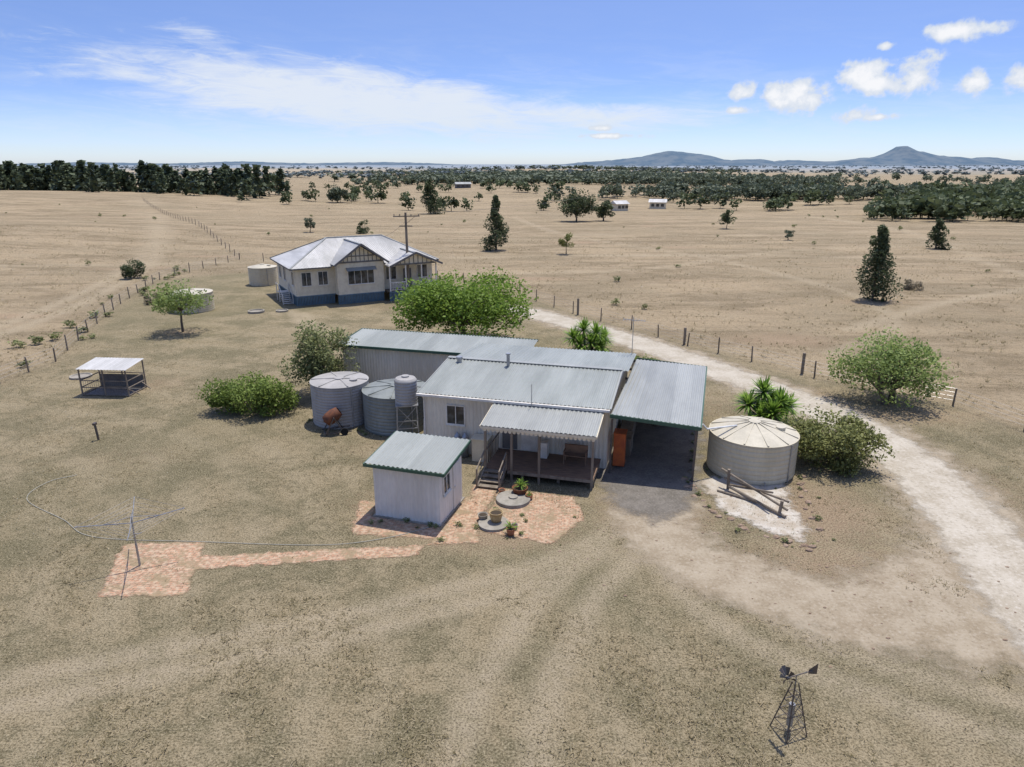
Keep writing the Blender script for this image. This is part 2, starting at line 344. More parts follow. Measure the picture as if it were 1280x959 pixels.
# ------------------------------------------------------------------ parts
def window(par,o,ux,w,h,nrm,name='window',frame='white',mull=1):
    o=V(o);ux=V(ux).normalized();uz=V((0,0,1));n=V(nrm)
    fr=MB(); t=.06
    for p,q in ((o,o+ux*w),(o+uz*h,o+ux*w+uz*h)): fr.beam(p+n*.04,q+n*.04,t,t)
    for k in range(mull+2):
        p=o+ux*(w*k/(mull+1)); fr.beam(p+n*.038+uz*(t/2),p+n*.038+uz*(h-t/2),t if k in(0,mull+1) else .04,t if k in (0,mull+1) else .04)
    fr.beam(o-ux*.05+n*.06-uz*.045,o+ux*(w+.05)+n*.06-uz*.045,.12,.03)
    g=MB(); g.poly([o+n*.03,o+ux*w+n*.03,o+ux*w+uz*h+n*.03,o+uz*h+n*.03])
    obj(name+'_frame',fr,frame,par); obj(name+'_glass',g,'glass',par)
# ------------------------------------------------------------------ COTTAGE
cot=empty('cottage',(3.6,28.3,0),-15)
w=MB(); F=2.4;BK=11.3;LX=-9.0;RX=.3
w.corr((LX,F,0),(RX,F,0),(RX,F,3.05),(LX,F,3.05))
w.corr((LX,6.8,0),(LX,F,0),(LX,F,3.05),(LX,6.8,3.6)); w.corr((LX,BK,0),(LX,6.8,0),(LX,6.8,3.6),(LX,BK,3.3))
w.corr((RX,F,0),(RX,6.8,0),(RX,6.8,3.6),(RX,F,3.05)); w.corr((RX,6.8,0),(RX,BK,0),(RX,BK,3.3),(RX,6.8,3.6))
w.corr((RX,BK,0),(LX,BK,0),(LX,BK,3.3),(RX,BK,3.3))
obj('walls',w,'wall',cot)
r=MB(); r.corr((-9.2,2.15,3.12),(.42,2.15,3.12),(.42,6.8,3.70),(-9.2,6.8,3.70),.2,.034)
r.corr((-9.0,6.8,3.66),(.75,6.8,3.66),(.75,11.6,3.36),(-9.0,11.6,3.36),.2,.034); obj('roof',r,'roof',cot)
r=MB(); r.beam((-9.22,6.8,3.75),(.45,6.8,3.75),.34,.03); r.beam((-9.2,2.13,3.11),(-9.2,6.8,3.69),.06,.1)
r.beam((.44,2.13,3.12),(.44,6.8,3.7),.07,.09); obj('ridge_capping',r,'roof2',cot)
r=MB(); r.beam((-9.22,2.08,3.06),(.42,2.08,3.06),.11,.11); r.tube([(-8.93,2.1,3.0),(-8.93,2.33,2.8),(-8.93,2.33,.1)],.04,8); obj('gutter',r,'white',cot)
r=MB(); r.tube([(-9.1,5.2,3.2),(-9.6,5.6,3.0),(-10.3,6.3,2.35)],.045,8); r.tube([(-9.6,2.6,.0),(-9.15,2.6,.0),(-9.07,2.6,1.6)],.025,6); obj('tank_pipes',r,'pipe',cot)
window(cot,(-7.75,F,1.55),(1,0,0),.95,1.0,(0,-1,0)); window(cot,(-2.2,F,1.5),(1,0,0),1.3,1.0,(0,-1,0))
d=MB(); d.box(-3.9,-3.05,F-.06,F-.022,.55,2.6); obj('door',d,'white',cot); d=MB(); d.box(-3.8,-3.15,F-.075,F-.063,1.5,2.5); obj('door_glass',d,'glass',cot)
d=MB(); d.box(-4.85,-4.1,F-.06,F-.022,.55,2.6); obj('screen_door',d,'trim',cot)
r=MB(); r.corr((-5.2,-.12,2.62),(.12,-.12,2.62),(.12,2.36,3.0),(-5.2,2.36,3.0),.2,.034); obj('porch_roof',r,'roof2',cot)
r=MB(); r.beam((-5.2,-.1,2.54),(.12,-.1,2.54),.05,.12); r.beam((-5.22,-.1,2.54),(-5.22,2.36,2.92),.04,.12); r.beam((.14,-.1,2.54),(.14,2.36,2.92),.04,.12); obj('porch_fascia',r,'cream',cot)
r=MB(); 
for i in range(26):
    x=-5.1+i*.2; r.add([(x,-.09,2.48),(x+.19,-.09,2.48),(x+.16,-.09,2.38),(x+.095,-.09,2.34),(x+.03,-.09,2.38)],[(0,1,2,3,4)])
obj('porch_valance',r,'cream',cot)
r=MB()
for x in (-5.0,-3.75,-2.45,-.02): r.beam((x,0,0),(x,0,2.5),.1)
obj('porch_posts',r,'timber',cot)
r=MB()
for i in range(16): r.box(-5.05,.05,i*.15,i*.15+.142,.46,.5)
obj('porch_deck',r,'deck',cot)
r=MB(); r.beam((-3.95,-.02,.4),(.05,-.02,.4),.04,.14); r.beam((.03,0,.4),(.03,2.3,.4),.04,.14)
for x in (-4.9,-3.3,-1.6,0):
    for y in (.3,1.9): r.beam((x,y,0),(x,y,.4),.12)
obj('deck_frame',r,'timber',cot)
r=MB(); r.poly([(-4.95,.8,0),(0,.8,0),(0,.8,.42),(-4.95,.8,.42)]); obj('underfloor_shade_sheet',r,'dark',cot)  # black sheet standing in for the shade below the deck
r=MB()
for i in range(4): r.box(-5.0,-4.05,-1.2+i*.3,-.9+i*.3,.08+i*.115,.12+i*.115)
r.beam((-5.02,-1.2,.06),(-5.02,0,.5),.05,.16); r.beam((-4.03,-1.2,.06),(-4.03,0,.5),.05,.16); obj('steps',r,'timber',cot)
r=MB()
for x in (-5.05,-4.0):
    r.beam((x,-1.2,0),(x,-1.2,.95),.07); r.beam((x,0,.5),(x,0,1.35),.07); r.beam((x,-1.2,.93),(x,0,1.35),.05,.07); r.beam((x,-1.2,.5),(x,0,.93),.04)
r.beam((-5.02,0,1.35),(-5.02,2.3,1.35),.05,.07)
for i in range(9): r.beam((-5.02,.2+i*.25,.5),(-5.02,.2+i*.25,1.33),.03)
obj('handrails',r,'timber',cot)
r=MB(); r.box(-1.6,-.5,1.75,1.85,.95,1.35); r.box(-1.6,-.5,1.35,1.85,.9,.95)
for x in (-1.57,-.53):
    r.beam((x,1.38,.5),(x,1.38,1.12),.05); r.beam((x,1.82,.5),(x,1.82,1.12),.05); r.beam((x,1.36,1.12),(x,1.84,1.12),.06,.04)
obj('porch_bench',r,'deck',cot)
r=MB(); r.box(-2.9,-2.45,1.7,2.15,.5,1.3); obj('porch_cupboard',r,'white',cot,bevel=.02)
r=MB(); r.box(-6.2,-5.4,1.6,2.3,0,1.15); r.box(-6.25,-5.35,1.55,2.35,1.15,1.2); obj('gas_cupboard',r,'cream',cot,bevel=.01)
r=MB()
for x in (-6.7,-7.1): r.lathe([(.001,0),(.18,.02),(.18,1.0),(.13,1.16),(.05,1.2),(.05,1.28),(.001,1.28)],(x,2.05),16)
obj('gas_bottles',r,'galv',cot,smooth=True)
r=MB(); r.tube([(-5.6,6.2,3.5),(-5.6,6.2,4.3)],.09,10); r.tube([(-5.6,6.2,4.3),(-5.6,6.2,4.36)],.14,10)
r.tube([(-8.4,6.3,3.5),(-8.4,6.3,3.85)],.14,12); r.tube([(-8.4,6.3,3.85),(-8.4,6.3,3.95)],.18,12)
r.tube([(-3.3,2.0,2.7),(-3.3,2.0,4.1)],.02,6); obj('flues',r,'galv',cot)
r=MB(); r.tube([(.5,11.3,3.2),(.5,11.3,5.6)],.022,6); r.beam((-.1,11.3,5.45),(1.2,11.1,5.45),.025)
for i in range(8): x=-.05+i*.17; r.beam((x,10.9,5.45),(x,11.6,5.45),.012)
obj('tv_antenna',r,'galv',cot)
r=MB(); r.corr((.5,1.8,3.02),(4.5,1.8,2.78),(4.75,12.0,2.78),(.76,11.6,3.02),.2,.032); obj('carport_roof',r,'roof2',cot)
r=MB(); r.beam((.46,1.77,2.95),(4.5,1.77,2.71),.05,.17); r.beam((4.53,1.77,2.71),(4.78,12.0,2.71),.08,.14); r.beam((.76,12.0,2.95),(4.78,12.0,2.71),.05,.15); obj('carport_fascia',r,'green',cot)
r=MB()
for a,b in ((.55,1.95),(4.35,1.95),(4.42,5.2),(4.5,8.6),(4.6,11.8)): r.beam((a,b,0),(a,b,2.72),.09)
for i in range(6): y=2.4+i*1.85; r.beam((.5,y,2.92),(4.5,y,2.68),.05,.12)
obj('carport_posts',r,'steel',cot)
r=MB(); r.corr((.45,11.9,0),(4.5,11.9,0),(4.5,11.9,2.7),(.45,11.9,2.9)); obj('carport_back_wall',r,'wall',cot)
r=MB(); r.box(.6,1.15,2.6,2.68,.12,1.75); r.box(.6,1.15,2.68,3.3,.12,.2); r.box(.57,1.18,2.56,3.3,1.75,1.8); r.box(.62,1.13,2.72,3.28,.2,1.74); obj('orange_cupboard',r,'orange',cot,bevel=.015)
r=MB(); r.box(.5,1.3,4.2,5.4,0,.9); r.box(.55,1.2,6,8.5,.0,.75); r.tube([(2.3,9,0),(2.3,9,.9)],.3,14); r.box(3.2,4.0,9.6,11,0,.7); obj('stored_boxes',r,'timber',cot,bevel=.03)
w=MB(); w.corr((-18.1,11.0,0),(-9.0,11.0,0),(-9.0,11.0,2.8),(-18.1,11.0,2.8)); w.corr((-18.1,14,0),(-18.1,11,0),(-18.1,11,2.8),(-18.1,14,3.0)); w.corr((-6,14,0),(-18.1,14,0),(-18.1,14,3.0),(-6,14,3.0)); w.corr((-6,11.4,0),(-6,14,0),(-6,14,3.0),(-6,11.4,2.8))
obj('wing_walls',w,'wall',cot)
r=MB(); r.corr((-18.3,10.75,2.86),(-9.02,10.75,2.86),(-9.02,14.3,3.12),(-18.3,14.3,3.12),.2,.032); r.corr((-9.02,11.62,2.92),(-5.8,11.62,2.92),(-5.8,14.3,3.12),(-9.02,14.3,3.12),.2,.032); obj('wing_roof',r,'roof',cot)
r=MB(); r.beam((-18.32,10.72,2.82),(-9.1,10.72,2.82),.06,.16); r.beam((-18.33,10.72,2.82),(-18.33,14.3,3.08),.05,.16); r.beam((-18.33,14.33,3.08),(-5.8,14.33,3.08),.05,.16); obj('wing_fascia',r,'green',cot)
# ------------------------------------------------------------------ GARDEN SHED
sh=empty('garden_shed',(-5.68,25.86,0),-17)
w=MB(); W=2.9;D=2.5
w.corr((0,0,0),(W,0,0),(W,0,2.3),(0,0,2.3)); w.corr((W,0,0),(W,D,0),(W,D,2.55),(W,0,2.3)); w.corr((W,D,0),(0,D,0),(0,D,2.55),(W,D,2.55)); w.corr((0,D,0),(0,0,0),(0,0,2.3),(0,D,2.55)); obj('walls',w,'shedwall',sh)
r=MB(); r.corr((-.28,-.2,2.44),(3.2,-.2,2.44),(3.2,2.75,2.72),(-.28,2.75,2.72),.2,.034); obj('roof',r,'roof',sh)
r=MB(); r.beam((-.28,-.22,2.37),(3.2,-.22,2.37),.04,.13); r.beam((-.3,-.22,2.37),(-.3,2.77,2.65),.04,.13); r.beam((3.22,-.22,2.37),(3.22,2.77,2.65),.04,.13); r.beam((-.28,2.77,2.65),(3.2,2.77,2.65),.04,.13); obj('fascia',r,'green',sh)
window(sh,(W,.35,1.2),(0,1,0),.7,.8,(1,0,0)); d=MB(); d.box(W+.02,W+.06,1.4,2.2,.08,2.05); d.box(W+.06,W+.1,1.48,1.55,1.0,1.12); obj('door',d,'shedwall',sh)
r=MB(); r.box(-.08,W+.08,-.1,D+.1,0,.06); obj('slab',r,'concrete',sh)
# ------------------------------------------------------------------ TANKS
def tank(name,loc,r,h,apex,mat,roofmat,rib=.1,n=56,seg=0,flat=False):
    b=MB(); prof=[]; k=int(h/rib)
    for i in range(k):
        z=i*h/k; prof+= [(r,z),(r+.026,z+.25*h/k),(r+.026,z+.7*h/k)]
    prof+=[(r,h),(r+.05,h),(r+.05,h+.05),(r+.01,h+.05)]
    b.lathe(prof,n=n); b.c=1; b.lathe([(r+.01,h+.05),(r*.55,h+.05+apex*.55),(.28,h+apex),(.28,h+apex+.06),(.001,h+apex+.09)],n=n)
    b.c=1
    if seg:
        for i in range(seg):
            t=2*math.pi*i/seg; c,s=math.cos(t),math.sin(t); b.beam((.3*c,.3*s,h+apex+.02),((r)*c,(r)*s,h+.08),.07,.05)
    b.tube([(r*.55,-r*.2,h+apex*.4),(r*.55,-r*.2,h+apex*.6+.12)],.22,14)
    b.c=2; b.tube([(0,-r-.02,.15),(0,-r-.14,.15),(0,-r-.14,.05)],.03,6); b.tube([(r*.6,-r*.8-.06,0),(r*.6,-r*.8-.06,h)],.03,6)
    return obj(name,b,[mat,roofmat,'galv'],loc=loc,smooth=False)
tank('water_tank',(11.5,30.7,0),2.0,1.85,.5,'tankC','tankCroof',.23,seg=12)
tank('water_tank',(-9.75,37.3,0),1.58,2.35,.12,'tankA','tankA',.16,seg=6)
tank('water_tank',(-6.45,36.5,0),1.8,2.1,.2,'tankB','tankB',.19,seg=8)
tank('water_tank',(-30.3,84.3,0),1.65,2.1,.3,'tankC','tankCroof',.2,n=32)
tank('water_tank',(-32.0,68.6,0),1.95,1.8,.3,'tankC','tankCroof',.2,n=32)
hs=empty('elevated_water_tank',(-5.5,34.1,0),10)
b=MB(); prof=[]
for i in range(8): z=2.15+i*.16; prof+=[(.56,z),(.585,z+.05),(.585,z+.11)]
b.lathe([(.001,2.15)]+prof+[(.56,3.43),(.5,3.5),(.2,3.55),(.2,3.62),(.001,3.62)],n=32); obj('tank',b,'tankA',hs)
b=MB()
for a in (-.5,.5):
    for c in (-.5,.5): b.beam((a*1.15,c*1.15,0),(a,c,2.08),.05)
for z in (.9,2.1):
    k=.53 if z<1 else .5
    for p,q in (((-k,-k),(k,-k)),((k,-k),(k,k)),((k,k),(-k,k)),((-k,k),(-k,-k))): b.beam((*p,z),(*q,z),.045)
b.beam((-.55,-.55,.9),(.5,-.5,2.08),.025); b.beam((.55,-.55,.9),(-.5,-.5,2.08),.025); b.box(-.58,.58,-.58,.58,2.11,2.15); obj('stand',b,'galv',hs)
b=MB(); b.tube([(8.75,29.7,2.62),(9.0,29.8,2.35),(10.6,30.5,2.25)],.045,8); obj('downpipe',b,'pipe')
dc=empty('cement_mixer',(-9.7,35.2,0),20)
b=MB(); ring=[(.12,-.55),(.30,-.5),(.36,-.2),(.36,.1),(.27,.42),(.25,.44)]
pts=[(0+x*.8,0,1.0+x*.55) for _,x in ring]; b.tube(pts,[r for r,_ in ring],20,cap=False); b.tube([pts[0],(pts[0][0]-.01,0,pts[0][2]-.01)],.12,12); obj('drum',b,'rust',dc,smooth=True)
b=MB()
for y in (-.42,.42): b.beam((-.5,y,0.1),(0,y,1.0),.05); b.beam((.5,y,.1),(0,y,1.0),.05); b.beam((-.6,y,.15),(.9,y,.15),.05)
b.beam((-.5,-.42,.12),(-.5,.42,.12),.05); b.beam((.5,-.42,.12),(.5,.42,.12),.05); b.beam((0,-.45,1),(0,.45,1),.05); obj('frame',b,'steel',dc)
b=MB()
for y in (-.5,.5): b.tube([(.5,y-.04,.2),(.5,y+.04,.2)],.2,18)
obj('wheels',b,'dark',dc)
# ------------------------------------------------------------------ CLOTHESLINE
cl=empty('rotary_clothesline',(-13.6,22.1,0),24)
b=MB(); b.tube([(0,0,0),(0,0,2.0)],.03,8); b.tube([(0,0,0),(0,0,.9)],.04,8); arms=[(1.75*math.cos(a),1.75*math.sin(a)) for a in (0,math.pi/2,math.pi,1.5*math.pi)]
for x,y in arms: b.tube([(0,0,1.75),(x,y,1.98)],.016,6); b.tube([(0,0,2.0),(x*.5,y*.5,1.88)],.01,5)
b.beam((0,0,1.3),(.25,.0,1.3),.02); obj('mast_and_arms',b,'galv',cl)
b=MB()
for k in (.35,.5,.65,.8,1.0):
    for i in range(4):
        p=arms[i];q=arms[(i+1)%4]; b.tube([(p[0]*k,p[1]*k,1.75+.23*k),(q[0]*k,q[1]*k,1.75+.23*k)],.004,4)
obj('wires',b,'galv',cl)
b=MB(); b.tube([(x,y,.03) for x,y in smooth_pl([(-20.5,29.8),(-21.4,29.0),(-21.2,27.3),(-18.5,25.5),(-16.4,24.1),(-12.1,23.75),(-7.4,23.5),(-5,24.0),(-3.3,24.9),(-2.7,25.4)],8)],.012,6); obj('garden_hose',b,'hose')
# ------------------------------------------------------------------ ANIMAL PEN
pn=empty('poultry_pen',(-25.6,42.4,0),-4)
b=MB(); b.corr((-1.7,-1,1.75),(1.6,-1,1.75),(1.6,1.1,1.95),(-1.7,1.1,1.95),.2,.02); obj('roof',b,'hroof',pn)
b=MB()
for x in (-1.55,0,1.5):
    for y in (-.9,1.0): b.beam((x,y,0),(x,y,1.75+.1*(y>0)),.07)
for y in (-.9,1.0):
    for z in (.06,.55,1.0): b.beam((-1.55,y,z),(1.5,y,z),.05)
for x in (-1.55,1.5):
    for z in (.06,.55,1.0): b.beam((x,-.9,z),(x,1.0,z),.05)
b.beam((1.5,-.9,.5),(2.1,-.7,.1),.05); b.beam((1.5,.6,.5),(2.1,.5,.1),.05); obj('frame',b,'timber',pn)
b=MB(); b.poly([(-1.5,.95,.05),(1.45,.95,.05),(1.45,.95,.9),(-1.5,.95,.9)]); b.poly([(-1.5,-.85,.04),(1.45,-.85,.04),(1.45,.95,.04),(-1.5,.95,.04)])
for i in range(22): x=-1.5+i*.14; b.beam((x,-.9,.06),(x,-.9,1.0),.012)
obj('mesh_and_litter',b,'trim',pn)
b=MB(); b.tube([(-22,34.2,0),(-22.05,34.2,.85)],.06,8); b.box(-22.12,-21.98,34.1,34.3,.85,.97); obj('tap_post',b,'steel')
for x,y,r_,h_ in ((-29.7,45.6,.7,.12),(-25.3,67.4,.8,.2),(-22.9,67.9,.6,.15),(-6.5,66,.5,.1)):
    b=MB(); b.lathe([(r_,0),(r_,h_),(r_*.85,h_),(r_*.8,h_*.5),(.001,h_*.5)],n=24); obj('concrete_trough',b,'concrete',loc=(x,y,0))
b=MB(); b.lathe([(.75,0),(.75,.14),(.7,.16),(.001,.17)],n=32); b.lathe([(.2,.17),(.2,.22),(.001,.22)],n=16); obj('concrete_well_cover',b,'concrete',loc=(0.05,27.2,.016))
b=MB(); b.lathe([(.62,0),(.62,.1),(.001,.11)],n=32); obj('concrete_disc',b,'concrete',loc=(-.75,25.1,.016))
def pot(name,loc,r_,h_,mat):
    b=MB(); b.lathe([(.001,0),(r_*.72,0),(r_*.95,h_*.55),(r_,h_),(r_*1.08,h_),(r_*1.08,h_*.92),(r_*.88,h_*.86)],n=24); b.c=1; b.lathe([(r_*.9,h_*.85),(.001,h_*.85)],n=24); return obj(name,b,[mat,'soil'],loc=loc,smooth=True)
pot('tan_flower_pot',(-.65,25.2,.13),.27,.42,'tanpot'); pot('barrel_planter',(.35,27.7,.02),.33,.4,'rust'); pot('terracotta_pot',(-.05,24.3,.02),.17,.28,'terracotta')
pot('terracotta_pot',(.75,27.35,.02),.16,.22,'terracotta'); pot('terracotta_pot',(-.45,27.9,.02),.14,.2,'terracotta'); pot('concrete_pot',(-1.2,25.5,.02),.2,.26,'concrete'); pot('concrete_pot',(.1,24.75,.02),.13,.2,'concrete')
def rocks(name,pts,rmin,rmax,mat='rock'):
    b=MB()
    for x,y in pts:
        r_=random.uniform(rmin,rmax); sx,sy,sz=random.uniform(.8,1.4),random.uniform(.7,1.1),random.uniform(.5,.8); a0=random.random()*6
        vs=[];fs=[];n=7
        for j,ph in enumerate((0,.6,1.15)):
            for k in range(n):
                t=a0+2*math.pi*k/n; q=r_*math.cos(ph)*random.uniform(.85,1.15); vs.append((x+q*math.cos(t)*sx,y+q*math.sin(t)*sy,r_*math.sin(ph)*sz*random.uniform(.9,1.1)))
        for j in range(2):
            for k in range(n): fs.append((j*n+k,j*n+(k+1)%n,(j+1)*n+(k+1)%n,(j+1)*n+k))
        fs.append(tuple(2*n+k for k in range(n))); b.add(vs,fs)
    return obj(name,b,mat)
bd=smooth_pl([(8.2,29.3),(8.2,28),(8.6,26),(9.8,24.3),(11.3,23.3),(12.3,24.5),(12.8,26.8),(13.3,28.6),(13.8,30)],7)
rocks('stone_border',[(x+random.uniform(-.25,.25),y+random.uniform(-.25,.25)) for x,y in bd if random.random()<.75],.06,.17)
rocks('loose_stones',[(random.gauss(11,1.6),random.gauss(24.8,1.4)) for _ in range(60)]+[(random.gauss(4,5),random.gauss(24,2)) for _ in range(50)]+[(random.gauss(14,5),random.gauss(20,2)) for _ in range(90)],.02,.06)
b=MB(); 
b.tube([(9.75,28.35,0),(9.7,28.3,1.0)],.07,8); b.tube([(11.15,25.9,0),(11.2,25.85,.7)],.07,8)
b.tube([(9.5,28.7,.85),(10.4,27.3,.62),(11.4,25.7,.35)],.055,7); b.tube([(9.6,28.5,.5),(11.5,25.9,.62)],.05,7); b.tube([(9.7,28.1,.25),(11.3,25.6,.1)],.06,7); b.tube([(9.9,28.6,.1),(10.9,26.2,.9)],.045,7); b.tube([(9.2,28.1,.06),(10.6,26.9,.1)],.05,7)
obj('old_timber_rail_fence',b,'timber')
# ------------------------------------------------------------------ ORNAMENTAL WINDMILL
wm=empty('garden_windmill',(7.15,14.35,0),20); wm.scale=(.88,.88,.88)
b=MB(); top=1.75
cor=[(-.36,-.36),(.36,-.36),(.36,.36),(-.36,.36)]
for x,y in cor: b.beam((x,y,0),(x*.16,y*.16,top),.026)
for z in (.35,.75,1.1,1.4):
    k=1-.84*z/top; c4=[(x*k,y*k,z) for x,y in cor]
    for i in range(4): b.beam(c4[i],c4[(i+1)%4],.016)
zs=[0,.35,.75,1.1,1.4]
for a,bb in zip(zs[:-1],zs[1:]):
    for i in range(4):
        k=1-.84*a/top;k2=1-.84*bb/top; p=cor[i];q=cor[(i+1)%4]; b.beam((p[0]*k,p[1]*k,a),(q[0]*k2,q[1]*k2,bb),.011)
obj('tower',b,'steel',wm)
b=MB(); b.tube([(0,0,.25),(0,0,1.0)],.09,10); b.tube([(0,0,1.0),(0,0,2.0)],.02,6); obj('pump_column',b,'galv',wm)
b=MB(); b.tube([(-.32,0,2.0),(.55,0,2.0)],.018,6); b.add([(.42,0,1.93),(.75,0,1.82),(.75,0,2.2),(.42,0,2.07)],[(0,1,2,3)])
for i in range(10):
    t=2*math.pi*i/10; c,s=math.cos(t),math.sin(t); c2,s2=math.cos(t+.32),math.sin(t+.32)
    b.add([(-.34,.08*c,2+.08*s),(-.34,.34*c,2+.34*s),(-.27,.34*c2,2+.34*s2),(-.30,.08*c2,2+.08*s2)],[(0,1,2,3)])
b.tube([(-.36,0,2.0),(-.28,0,2.0)],.05,10); obj('rotor_and_tail',b,'steel',wm)
# ------------------------------------------------------------------ WEATHERBOARD HOUSE
ho=empty('weatherboard_house',(-22.1,70.5,0),29)
def boards(mb,p,q,z0,z1,n):
    p=V((*p,0));q=V((*q,0));n=V(n);k=int((z1-z0)/.17)
    for i in range(k):
        a=z0+(z1-z0)*i/k;b_=z0+(z1-z0)*(i+1)/k
        mb.add([p+n*.03+V((0,0,a)),q+n*.03+V((0,0,a)),q+V((0,0,b_)),p+V((0,0,b_))],[(0,1,2,3)])
b=MB()
boards(b,(0,0),(4,0),1,3.95,(0,-1,0)); boards(b,(4,-1.2),(9,-1.2),1,4.3,(0,-1,0)); boards(b,(4,0),(4,-1.2),1,4.1,(-1,0,0)); boards(b,(9,-1.2),(9,0),1,4.1,(1,0,0)); boards(b,(9,0),(15,0),1,3.95,(0,-1,0))
boards(b,(0,9),(0,0),1,3.95,(-1,0,0)); boards(b,(15,0),(15,9),1,3.95,(1,0,0)); boards(b,(15,9),(0,9),1,3.95,(0,1,0)); obj('walls',b,'cream',ho)
b=MB(); 
for p,q in (((0,0),(4,0)),((4,-1.2),(9,-1.2)),((9.3,-2),(14.8,-2)),((0,9),(0,0)),((15,0),(15,9))):
    b.beam((*p,.95),(*q,.95),.08,.12); L_=(V(q)-V(p)).length; k=int(L_/.16)
    for i in range(k): t=i/k; x=p[0]+(q[0]-p[0])*t; y=p[1]+(q[1]-p[1])*t; b.beam((x,y,0),(x,y,.9),.11,.03)
obj('skirting_battens',b,'blue',ho)
b=MB(); E=.6; z0=3.9;zr=6.35; A=(-E,-E,z0);B_=(15+E,-E,z0);C=(15+E,9+E,z0);D_=(-E,9+E,z0);R1=(4.6,4.5,zr);R2=(10.8,4.5,zr)
def roofface(mb,a,b2,c,d): mb.corr(a,b2,c,d,.35,.03)
roofface(b,A,B_,R2,R1); roofface(b,C,D_,R1,R2)
b.add([D_,A,R1],[(0,1,2)]); b.add([B_,C,R2],[(0,1,2)])
ap=6.15; b.corr((3.6,-1.9,4.15),(3.6,4.5,4.15),(6.5,4.5,ap),(6.5,-1.9,ap),.35,.03) ; b.corr((9.4,4.5,4.15),(9.4,-1.9,4.15),(6.5,-1.9,ap),(6.5,4.5,ap),.35,.03)
b.corr((9.2,-2.6,3.75),(9.2,3,3.75),(12.1,3,5.05),(12.1,-2.6,5.05),.35,.03); b.corr((15.2,3,3.75),(15.2,-2.6,3.75),(12.1,-2.6,5.05),(12.1,3,5.05),.35,.03)
obj('roof',b,'hroof',ho)
b=MB(); b.beam(R1,R2,.3,.1); 
for p,q in ((A,R1),(D_,R1),(B_,R2),(C,R2)): b.beam(V(p)+V((0,0,.03)),V(q)+V((0,0,.03)),.2,.06)
b.beam((6.5,-1.9,ap+.03),(6.5,4.5,ap+.03),.25,.05); b.beam((12.1,-2.6,5.08),(12.1,2.6,5.08),.25,.05)
obj('ridge_capping',b,'roof2',ho)
b=MB(); b.add([(4,-1.22,4.3),(9,-1.22,4.3),(6.5,-1.22,5.95)],[(0,1,2)]); b.add([(9.6,-2.02,3.85),(14.6,-2.02,3.85),(12.1,-2.02,4.95)],[(0,1,2)]); obj('gable_infill',b,'cream',ho)
b=MB()
for (x0,x1,y,zb,zt) in ((3.6,9.4,-1.93,4.12,ap),(9.2,15.2,-2.63,3.72,5.05)):
    xm=(x0+x1)/2; b.beam((x0,y,zb),(xm,y,zt),.05,.2); b.beam((x1,y,zb),(xm,y,zt),.05,.2)
for i in range(11): x=4.3+i*.44; h_=4.35+(2.5-abs(x-6.5))*.62; b.beam((x,-1.26,4.3),(x,-1.26,h_),.06,.04)
b.beam((4,-1.26,4.3),(9,-1.26,4.3),.06,.14); b.beam((5,-1.27,4.9),(8,-1.27,4.9),.05,.1)
for i in range(9): x=10.1+i*.5; h_=3.85+(2.5-abs(x-12.1))*.42; b.beam((x,-2.06,3.85),(x,-2.06,h_),.06,.04)
b.beam((9.6,-2.06,3.82),(14.6,-2.06,3.82),.06,.14)
for p,q in ((A,(3.6,-E,z0)),(A,D_),(B_,C)): b.beam(V(p)-V((0,0,.06)),V(q)-V((0,0,.06)),.06,.14)
obj('trim',b,'trim',ho)
b=MB(); b.box(9.3,14.8,-2,0,.9,1.0); obj('verandah_floor',b,'timber',ho)
b=MB()
for x in (9.4,11.2,13,14.7): b.beam((x,-1.9,1),(x,-1.9,3.8),.12)
for x0,x1 in ((9.4,11.2),(13,14.7)):
    b.beam((x0,-1.9,1.95),(x1,-1.9,1.95),.06,.08); b.beam((x0,-1.9,1.15),(x1,-1.9,1.15),.05)
    for i in range(11): x=x0+(x1-x0)*i/10; b.beam((x,-1.9,1.15),(x,-1.9,1.93),.04)
obj('verandah_rails',b,'white',ho)
b=MB()
for i in range(5): b.box(11.3,12.9,-2.3-i*.28,-2.02-i*.28,.74-i*.18,.8-i*.18)
b.beam((11.25,-2.0,1.8),(11.25,-3.4,.9),.06); b.beam((12.95,-2,1.8),(12.95,-3.4,.9),.06); b.beam((11.25,-3.4,0),(11.25,-3.4,.95),.08); b.beam((12.95,-3.4,0),(12.95,-3.4,.95),.08)
obj('front_steps',b,'white',ho)
b=MB(); b.box(-1.1,-.04,3.4,4.6,.92,1.0)
for i in range(6): b.box(-1.1,-.1,3.1-i*.28,3.38-i*.28,.78-i*.15,.83-i*.15)
for x in (-1.12,-.1): b.beam((x,3.3,1.85),(x,1.6,.9),.06,.08); b.beam((x,1.6,0),(x,1.6,.95),.08); b.beam((x,3.3,0),(x,3.3,1.9),.08)
b.beam((-1.12,3.3,1.85),(-1.12,4.6,1.85),.06); b.beam((-1.12,4.6,0),(-1.12,4.6,1.9),.08); obj('side_steps',b,'white',ho)
window(ho,(.6,0,2.0),(1,0,0),1.0,1.4,(0,-1,0)); window(ho,(2.3,0,2.0),(1,0,0),1.0,1.4,(0,-1,0)); window(ho,(5.1,-1.2,2.0),(1,0,0),2.8,1.45,(0,-1,0),mull=3)
window(ho,(9.6,0,2.0),(1,0,0),1.2,1.4,(0,-1,0)); window(ho,(13.2,0,2.0),(1,0,0),1.2,1.4,(0,-1,0))
for y in (1.6,5.6,7.9): window(ho,(0,y,2.0),(0,-1,0),1.0,1.4,(-1,0,0))
d=MB(); d.box(11.6,12.5,-.08,-.035,1.0,3.1); obj('front_door',d,'trim',ho)
